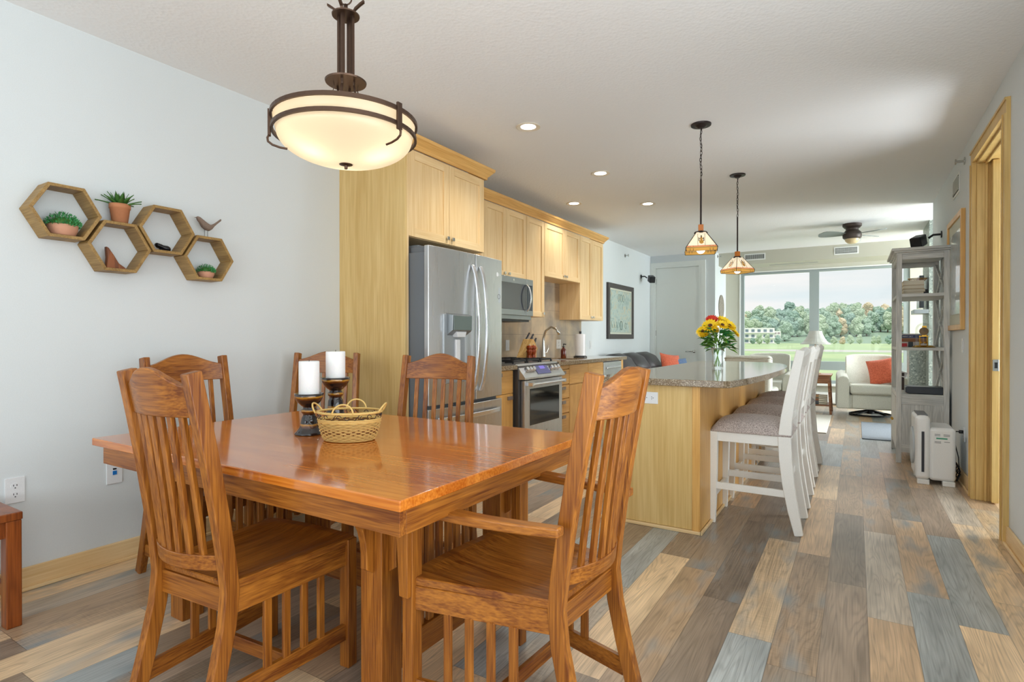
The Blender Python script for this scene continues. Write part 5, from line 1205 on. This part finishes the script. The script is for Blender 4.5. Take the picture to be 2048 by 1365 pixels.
# coloured books on the middle shelf
z = 1.072; GB2 = 'coloured books lying on the middle shelf'
cb1 = [(.050, flat('cover_white_red', S(224, 214, 206), .6), 'white book with a red end at the bottom of the middle shelf stack'), (.036, flat('cover_brown_orange', S(156, 106, 70), .6), 'orange brown book in the middle shelf stack'), (.03, flat('cover_navy', S(40, 54, 110), .5), 'navy book with white lettering in the middle shelf stack'), (.012, flat('cover_pale', S(214, 214, 214), .6), 'thin pale book on top of the middle shelf stack')]
for h_, m_, lab in cb1:
    bk_ = book(BX0 - .005, BX0 + .21, 6.62, 6.78, z, h_, m_, lab, GB2, band=1)
    if 'navy' in lab: text('NAVY SKY', .018, 'title', WHITE, bk_, (-.05, -.0815, h_ / 2), (PI / 2, 0, 0), .0003)
    if 'red end' in lab: B().box(-.1, -.055, -.0815, -.08, .004, h_ - .014).o('red_label', flat('label_red', S(206, 40, 50), .5), bk_)
    if 'orange' in lab: q = B().lathe([(.006, 0), (.011, 0), (.011, .001), (.006, .001)], n=16, cap=False).o('round_emblem', RED, bk_); q.rotation_euler = (PI / 2, 0, 0); q.location = (-.1, -.0805, h_ / 2)
    z += h_ + .0005
tag(B().box(BX0 + .055, BX0 + .09, 6.56, 6.615, 1.072, 1.122).o('dark_box', flat('dark_teal', S(34, 50, 56), .5), bev=.002), 'small dark teal box beside the glass dome clock', 'box')
ck = thing('dome_clock', 'brass anniversary clock under a glass dome on the middle shelf', 'clock', (.537, 6.42, 1.072)); 
B().lathe([(0, 0), (.088, 0), (.09, .006), (.076, .012), (.070, .018), (0, .018)], n=36).o('base', BRASS, ck, smooth=False)
B().lathe([(.064, .018), (.064, .17), (.060, .19), (.046, .212), (.022, .226), (0, .228)], n=32, cap=False).o('glass_dome', glassmat('dome_glass', (.97, .98, .98, 1), .1, .3), ck, smooth=True)
b = B().tube([(-.028, 0, .018), (-.028, 0, .10)], .005, 10).tube([(.028, 0, .018), (.028, 0, .10)], .005, 10).box(-.036, .036, -.012, .012, .10, .108).box(-.012, .022, -.006, .006, .108, .20); b.o('pillars', BRASS, ck)
fc_ = B().tube([(0, -.014, .15), (0, -.022, .15)], .036, 28).o('clock_face', flat('clock_dial', S(96, 74, 44), .3, metal=.5), ck); B().box(-.0015, .0015, -.0235, -.0225, .15, .176).box(0, .018, -.0235, -.0225, .1485, .1515).o('hands', BLACK, fc_)
b = B(); b.tube([(0, 0, .10), (0, 0, .045)], .0012, 6)
for k in range(4): b.ball((.020 * math.cos(PI / 2 * k + .4), .020 * math.sin(PI / 2 * k + .4), .045), .010, 10)
b.o('rotating_pendulum', BRASS, ck, smooth=True)
# black box on the cabinet top, phone, tablet stand
tag(B().prism([(-.08, 0), (.165, 0), (.175, .012), (.175, .068), (-.165 + .07, .068), (-.11, .06), (-.11, .012)], -.09, .09, 'y').o('black_console', flat('blue_black_plastic', S(28, 36, 48), .35), bev=.006), 'flat blue black electronic box on the shelf cabinet', 'electronics').location = (.505, 6.42, .6425)
bx = thing('tablet_stand', 'white card on a dark stand behind the black electronic box', 'stand', (.40, 6.78, .6425)); B().box(-.012, .012, -.012, .012, 0, .17).o('post', flat('dark_brown', S(60, 44, 40), .5), bx); B().box(-.035, .035, -.002, .002, .125, .185, RX(-.5) @ RY(.3)).o('card', WHITE, bx)
tag(B().box(.468, .52, 6.60, 6.612, .6425, .70, RX(-.35)).o('phone_handset', BLACK, bev=.003), 'small black handset leaning behind the black electronic box', 'phone')

# ================================================================== AIR PURIFIER
ap = thing('air_purifier', 'white air purifier with a black side slot on the floor before the shelf', 'air purifier', (.56, 5.62, 0))
def rbx(x0, x1, y0, y1, z0, z1, name, m, par, bev): return B().box(x0 - .56, x1 - .56, y0 - 5.62, y1 - 5.62, z0, z1).o(name, m, par, bev=bev, seg=4)
PW = flat('purifier_white', S(238, 240, 240), .22)
rbx(.405, .505, 5.46, 5.86, .035, .545, 'front_body', PW, ap, .035); rbx(.495, .665, 5.47, 5.84, .035, .455, 'rear_body', PW, ap, .03)
b = B()
for x in (.46, .62):
    for y in (5.50, 5.80): b.box(x - .04 - .56, x + .04 - .56, y - .03 - 5.62, y + .03 - 5.62, 0, .04)
b.o('foot', PW, ap, bev=.006); rbx(.446, .464, 5.455, 5.462, .10, .42, 'side_slot', flat('slot_black', S(30, 34, 44), .3), ap, .002)
B().box(.42 - .56, .49 - .56, 5.50 - 5.62, 5.82 - 5.62, .543, .547).o('top_controls', flat('panel_grey', S(110, 112, 116), .4), ap)
b = B().tube([(.407 - .56, 5.66 - 5.62, .28), (.392 - .56, 5.66 - 5.62, .28)], .15, 36).o('front_grille', flat('grille_grey', S(188, 196, 200), .4), ap, bev=.004)
b = B()
for z, x0, x1 in ((.402, .53, .565), (.392, .53, .565), (.402, .585, .625), (.392, .585, .625), (.345, .53, .57), (.335, .53, .57), (.345, .59, .625)): b.box(x0 - .56, x1 - .56, 5.4685 - 5.62, 5.4695 - 5.62, z, z + .004)
b.o('rating_label', FRSIDE, ap); B().box(.54 - .56, .61 - .56, 5.4685 - 5.62, 5.4695 - 5.62, .367, .378).o('green_mark', flat('green_print', S(70, 160, 130), .5), ap)
cd = B().tube([(XR - .012, 5.62, .415), (XR - .05, 5.62, .418), (XR - .075, 5.60, .40), (.668, 5.58, .33), (.69, 5.57, .22), (.695, 5.58, .14), (.68, 5.60, .10)], .004, 8).box(XR - .035, XR - .009, 5.61, 5.63, .405, .43)
for k in range(4): cd.tube([(.69 + .012 * math.cos(2 * PI * j / 14), 5.58 + .02 * math.sin(2 * PI * j / 14) + .01 * k, .03 + .028 * k + .03 * (1 + math.cos(2 * PI * j / 14 + k))) for j in range(14)], .004, 6, closed=True)
for v in cd.bm.verts: v.co -= ap.location
cd.o('power_cord', BLACK, ap, smooth=True)

# ================================================================== LIVING ROOM
def rounded(x0, x1, y0, y1, z0, z1, name, m, par, bev=.05, seg=4): return B().box(x0, x1, y0, y1, z0, z1).o(name, m, par, bev=bev, seg=seg)
def armchair(label, loc, rz):
    t = thing('upholstered_armchair', label, 'armchair', loc, rz, 'cream swivel armchairs in the living room')     # front toward -y
    rounded(-.43, .43, -.36, .38, .115, .33, 'base', CREAM, t, .03)
    rounded(-.28, .28, -.40, .26, .335, .475, 'seat_cushion', CREAM, t, .04)
    for s in (-1, 1):
        K = 10; rs = []
        for k in range(K + 1):
            v = k / K; y = -.40 + .76 * v; zt = .60 + .055 * v; w_ = .085
            xc = s * (.365 + .0 * v); rs.append([(xc + w_ * math.cos(a) * (1 if math.sin(a) < 0 else 1), y, .14 + (zt - .14) * (.5 + .5 * math.sin(a)) if abs(math.sin(a)) > .99 else (zt - w_ + w_ * math.sin(a) if math.sin(a) >= 0 else .12)) for a in [-.001, PI * .15, PI * .32, PI * .5, PI * .68, PI * .85, PI + .001]])
        B().rings(rs).o('arm', CREAM, t, smooth=False, bev=.02, seg=3)
    rs = []; K = 14
    for k in range(K + 1):
        u = -1 + 2 * k / K; x = u * .315; y = .30 - .10 * abs(u) ** 3; zt = .915 - .03 * u ** 4
        rs.append([(x, y - .09, .30), (x, y - .07, .6), (x, y - .0, zt - .03), (x, y + .04, zt), (x, y + .09, zt - .03), (x, y + .07, .5), (x, y + .04, .2)])
    B().rings(rs).o('backrest', CREAM, t, bev=.02, seg=3)
    sp = B(); sp.tube(oval(.27, .27, .012, 32), .012, 8, closed=True)
    for k in range(4): a = PI / 4 + k * PI / 2; sp.tube([(0, 0, .08), (.27 * math.cos(a), .27 * math.sin(a), .015)], .012, 6)
    sp.lathe([(.05, .02), (.05, .12)], n=16); sp.o('swivel_base', IRON, t)
    B().tube([(-.255, -.402, .336), (.255, -.402, .336)], .004, 6).tube([(-.25, -.362, .125), (-.25, -.362, .33)], .003, 6).tube([(.25, -.362, .125), (.25, -.362, .33)], .003, 6).o('welt', CREAM2, t)
    return t
A1 = armchair('cream swivel armchair with an orange pillow right of the end table', (.19, 9.98, 0), 0.05)
dup(A1, (-1.24, 10.0, 0), -.05, 'cream swivel armchair left of the end table, half hidden behind the island', 'cream swivel armchairs in the living room')
t = thing('accent_chair', 'cream chair with its cushioned back toward the kitchen', 'armchair', (-1.27, 8.35, 0), 0)
rounded(-.33, .33, -.1, .5, .12, .46, 'base', CREAM, t, .04); bkc = rounded(-.30, .30, -.13, .10, .40, .915, 'back_cushion', CREAM, t, .05)
B().tube([(-.3, -.125, .875), (-.1, -.13, .885), (.1, -.128, .87), (.28, -.12, .885), (.305, -.06, .87)], .006, 6).tube([(-.3, -.13, .73), (0, -.132, .742), (.28, -.12, .73)], .005, 6).o('welt', CREAM2, bkc)
for s in (-1, 1): B().sweep([(s * .27, -.1, 0), (s * .27, -.08, .14)], .02, .04, 'x').o('leg', TABW, t)
def pillow(name, label, loc, rot, w_, h_, d_, m, grp=None):
    b = B(); n = 12; fr_ = []; bk = []
    for i in range(n + 1):
        a, c = [], []
        for j in range(n + 1):
            u, v = -1 + 2 * j / n, -1 + 2 * i / n; e = ((1 - u ** 2) * (1 - v ** 2)) ** .5; k = 1 - .07 * (1 - u * u) * abs(v) ** 2; k2 = 1 - .07 * (1 - v * v) * abs(u) ** 2
            a.append(b.bm.verts.new((u * w_ / 2 * k2, -d_ / 2 * e, v * h_ / 2 * k))); c.append(b.bm.verts.new((u * w_ / 2 * k2, d_ / 2 * e + .0005, v * h_ / 2 * k)))
        fr_.append(a); bk.append(c)
    for i in range(n):
        for j in range(n): b.bm.faces.new([fr_[i][j], fr_[i][j + 1], fr_[i + 1][j + 1], fr_[i + 1][j]]); b.bm.faces.new([bk[i][j], bk[i + 1][j], bk[i + 1][j + 1], bk[i][j + 1]])
    o = b.o(name, m, smooth=True); o.location = loc; o.rotation_euler = rot; return tag(o, label, 'pillow', grp)
pillow('throw_pillow', 'orange throw pillow on the right armchair', (.36, 9.98, .665), (-.35, -.22, -.15), .42, .40, .15, ORANGE, 'orange throw pillows')
# end table with lamp
et = thing('end_table', 'brown wooden end table with one drawer and a low shelf', 'side table', (-.54, 9.95, 0))
B().box(-.23, .23, -.25, .25, .575, .60).o('top', TABW, et, bev=.003)
dr_ = B().box(-.2, .2, -.235, .23, .465, .575).o('drawer_box', TABW, et); B().box(-.18, .18, -.247, -.235, .475, .568).o('drawer_front', TABW, et, bev=.002); B().tube([(-.04, -.255, .50), (.04, -.255, .50)], .005, 8).o('drawer_pull', CHROME, et)
for x in (-.205, .205):
    for y in (-.225, .225): B().sweep([(x * .93, y, .58), (x, y, .3), (x * 1.08, y, 0)], .014, .032, 'y').o('leg', TABW, et, bev=.002)
B().box(-.2, .2, -.22, .22, .12, .14).o('shelf', TABW, et, bev=.002)
zz = .1405
for i, (h_, c_) in enumerate(((.03, (60, 66, 74)), (.028, (84, 84, 92)), (.03, (150, 96, 60)), (.026, (120, 104, 84)), (.024, (196, 150, 100)))):
    q = thing('book', ['dark book at the bottom of the end table shelf pile', 'slate grey book in the end table shelf pile', 'rust brown book in the end table shelf pile', 'olive brown book in the end table shelf pile', 'orange tan book on top of the end table shelf pile'][i], 'book', (-.52, 9.86, zz), 0, 'books piled under the end table')
    B().box(-.13, .04, -.1, .1, 0, h_).o('cover', flat('tb%d' % i, S(*c_), .6), q); B().box(.04, .15, -.095, .095, .003, h_ - .003).o('pages', PAPER, q); zz += h_ + .0005
lp = thing('table_lamp', 'table lamp with a white bell shade on the end table by the window', 'lamp', (-.54, 9.98, .60))
B().lathe([(0, 0), (.08, 0), (.08, .012), (.03, .03), (.02, .06), (.045, .12), (.06, .2), (.05, .28), (.02, .34), (.012, .38), (.012, .46), (0, .46)], n=24).o('base', flat('lamp_base', S(190, 160, 120), .3), lp, smooth=True)
rs = []; n = 8 * 4
for z, r in ((.46, .215), (.468, .213), (.50, .168), (.55, .132), (.61, .105), (.67, .088)):
    rs.append([(r * (1 - .035 * (1 - abs(math.cos(4 * 2 * PI * j / n)))) * math.cos(2 * PI * j / n), r * (1 - .035 * (1 - abs(math.cos(4 * 2 * PI * j / n)))) * math.sin(2 * PI * j / n), z) for j in range(n)])
B().rings(rs, cap=False).o('shade', flat('lamp_shade_white', S(226, 226, 220), .9), lp, smooth=False, solid=.003)
# sofa along the left wall
sf = thing('leather_sofa', 'dark leather sofa with rounded back cushions against the far left wall', 'sofa', (-2.80, 8.55, 0))
rounded(-.42, .42, -1.15, 1.15, .1, .42, 'base', LEATHER, sf, .04); 
for k in range(3): rounded(-.15, .44, -.92 + k * .62, -.92 + k * .62 + .60, .40, .50, 'seat_cushion', LEATHER, sf, .04)
for k in range(3):
    b = B(); K = 8; rs = []; y0, y1 = -.93 + k * .62, -.93 + k * .62 + .615
    for i in range(K + 1):
        v = i / K; y = y0 + (y1 - y0) * v; e = (1 - abs(2 * v - 1) ** 3) * .06
        rs.append([(-.40, y, .35), (-.41 - .0 * e, y, .80 + e), (-.33, y, .86 + e), (-.22, y, .87 + e), (-.10, y, .82 + e), (-.02 + e, y, .70), (-.06 + e, y, .5), (-.02, y, .35)])
    b.rings(rs).o('back_cushion', LEATHER, sf, smooth=False, bev=.02, seg=3)
for s in (-1, 1): rounded(-.42, .40, s * 1.04 - .11, s * 1.04 + .11, .1, .64, 'arm', LEATHER, sf, .07)
pillow('throw_pillow', 'orange throw pillow on the leather sofa', (-2.62, 9.32, .70), (-.3, .12, 1.1), .46, .40, .16, ORANGE, 'orange throw pillows')
pillow('throw_pillow', 'small blue throw pillow behind the orange one on the sofa', (-2.50, 9.52, .67), (-.2, .0, 1.2), .32, .30, .12, BLUEF)
tag(B().box(-2.2, -.30, 7.75, 9.55, .001, .012).o('area_rug', RUGW, bev=.003), 'cream area rug whose corner shows beyond the bar stools', 'rug')
tag(B().box(.065, .62, 7.55, 9.05, .001, .010).o('grey_mat', RUGG, bev=.003), 'flat grey blue mat on the floor before the right armchair', 'rug')
tv = thing('television', 'flat television mounted at the tiled column beyond the shelf', 'television', (.80, 9.2, 1.55), 0); B().box(-.10, -.05, -.26, .12, .0, .42).o('screen', GLOSSB, tv, bev=.004); B().box(-.16, -.0, -.28, .14, -.075, -.02).o('soundbar', SSD, tv, bev=.006); B().box(-.06, 0, -.1, .0, .1, .25).o('bracket', BLACK, tv)

# ================================================================== OUTDOORS
def ground_mat():
    m, t, p = mat('lawn'); g = N(t, 'ShaderNodeNewGeometry'); n = N(t, 'ShaderNodeTexNoise'); n.inputs['Scale'].default_value = .06; t.links.new(g.outputs['Position'], n.inputs[0])
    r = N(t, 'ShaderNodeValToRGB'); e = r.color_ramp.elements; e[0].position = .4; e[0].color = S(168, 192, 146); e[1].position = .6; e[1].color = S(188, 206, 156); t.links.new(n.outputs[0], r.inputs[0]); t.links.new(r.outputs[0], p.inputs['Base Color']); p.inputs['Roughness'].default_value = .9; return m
GZ = -2.1
struct(B().box(-500, 250, 14, 620, GZ - 1, GZ).o('ground_lawn', ground_mat()))
struct(B().box(-400, 200, 150, 172, GZ, GZ + .06).o('ground_road', flat('pale_asphalt', S(208, 206, 200), .8)))
# hill
def hill_z(x, y):
    v = min(1, max(0, (y - 385) / 170)); return GZ + (13 + 2 * math.sin((x + 420) / 560 * 9)) * math.sin(v * PI / 2) ** 1.2
def hill():
    b = B(); rows = []
    for i in range(13):
        y = 385 + i / 12 * 220; rows.append([b.bm.verts.new((-420 + j / 40 * 760, y, hill_z(-420 + j / 40 * 760, y) - .02)) for j in range(41)])
    for i in range(12):
        for j in range(40): b.bm.faces.new([rows[i][j], rows[i][j + 1], rows[i + 1][j + 1], rows[i + 1][j]])
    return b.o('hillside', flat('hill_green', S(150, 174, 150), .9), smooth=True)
struct(hill())
CRN = [flat('crown_' + n, c, .95) for n, c in (('deep', S(160, 186, 174)), ('mid', S(176, 198, 180)), ('pale', S(192, 208, 184)), ('autumn', S(218, 204, 176)))]; TRUNK = flat('trunk_bark', S(110, 98, 84), .9)  # crowns paled, haze put into their colours
def tree(kind, seed):
    t = thing('tree', '', 'tree'); rr = random.Random(seed); b = B(); K = 44
    for i in range(K):
        a = rr.uniform(0, 2 * PI); z = rr.uniform(2.2, 9.4); r = rr.uniform(.4, 3.4) * (1 - abs(z - 5) / 6.5); s = rr.uniform(.7, 1.5)
        bmesh.ops.create_icosphere(b.bm, subdivisions=3, radius=s, matrix=Matrix.Translation((r * math.cos(a), r * math.sin(a), z)))
    for v in b.bm.verts: v.co += Vector((rr.uniform(-1, 1), rr.uniform(-1, 1), rr.uniform(-1, 1))) * .34
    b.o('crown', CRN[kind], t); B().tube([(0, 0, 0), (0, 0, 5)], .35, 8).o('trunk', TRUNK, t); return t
protos = [tree(k, k) for k in range(4)]; used = [False] * 4
LB = ['blue green tree on the wooded slope beyond the window', 'mid green tree on the wooded slope beyond the window', 'pale green tree on the wooded slope beyond the window', 'tan autumn tree on the wooded slope beyond the window']
rr = random.Random(21)
def put(px, depth, z, s, k):
    p = place(px, depth)
    if not used[k]: used[k] = True; o = protos[k]; o['label'] = LB[k]; o['group'] = LB[k].replace('tree', 'trees')
    else: o = dup(protos[k], (0, 0, 0), 0, LB[k], LB[k].replace('tree', 'trees'))
    o.location = (p.x, p.y, z); o.rotation_euler = (0, 0, rr.uniform(0, 6)); o.scale = (s, s, s * rr.uniform(.85, 1.15))
for row, (dep, s0, n) in enumerate(((480, 1.75, 24), (425, 1.55, 22), (372, 1.35, 20), (296, .45, 18))):
    for i in range(n):
        px = 1474 + (1806 - 1474) * (i + .5) / n + rr.uniform(-6, 6)
        if row == 3 and 1560 < px < 1640: continue
        k = rr.choice([0, 0, 1, 1, 2, 2, 3]) if px < 1650 or row < 1 else rr.choice([0, 1, 2, 2, 3, 3])
        d_ = dep + rr.uniform(-12, 12); q = place(px, d_); put(px, d_, hill_z(q.x, q.y) - .3, s0 * rr.uniform(.85, 1.12), k)
# white apartment building
bp = place(1518, 322); ab = thing('apartment_building', 'long white flat roofed apartment building below the wooded slope', 'building', (bp.x, bp.y, GZ - .5), .5515)
BW = flat('building_white', S(240, 240, 238), .8); BWN = flat('building_window', S(120, 136, 150), .4)
B().box(-16, 9, 0, 12, 0, 9.6).o('main_block', BW, ab); B().box(9, 13.5, 2, 12, 0, 7.8).o('side_block', BW, ab)
for zf in (1.2, 4.2, 7.2):
    for x in (-14, -10.5, -7, -3.5, 0, 3.5, 7): B().box(x - .9, x + .9, -.08, .02, zf, zf + 1.5).o('window', BWN, ab)
    B().box(-16, 9, -1.2, 0, zf - .6, zf - .35).o('balcony_slab', BW, ab)
    for x in (9.6, 11.6): B().box(x, x + 1.4, 1.9, 2.02, zf if zf < 7 else 6, (zf if zf < 7 else 6) + 1.0).o('window', flat('side_window', S(170, 150, 160), .5), ab)
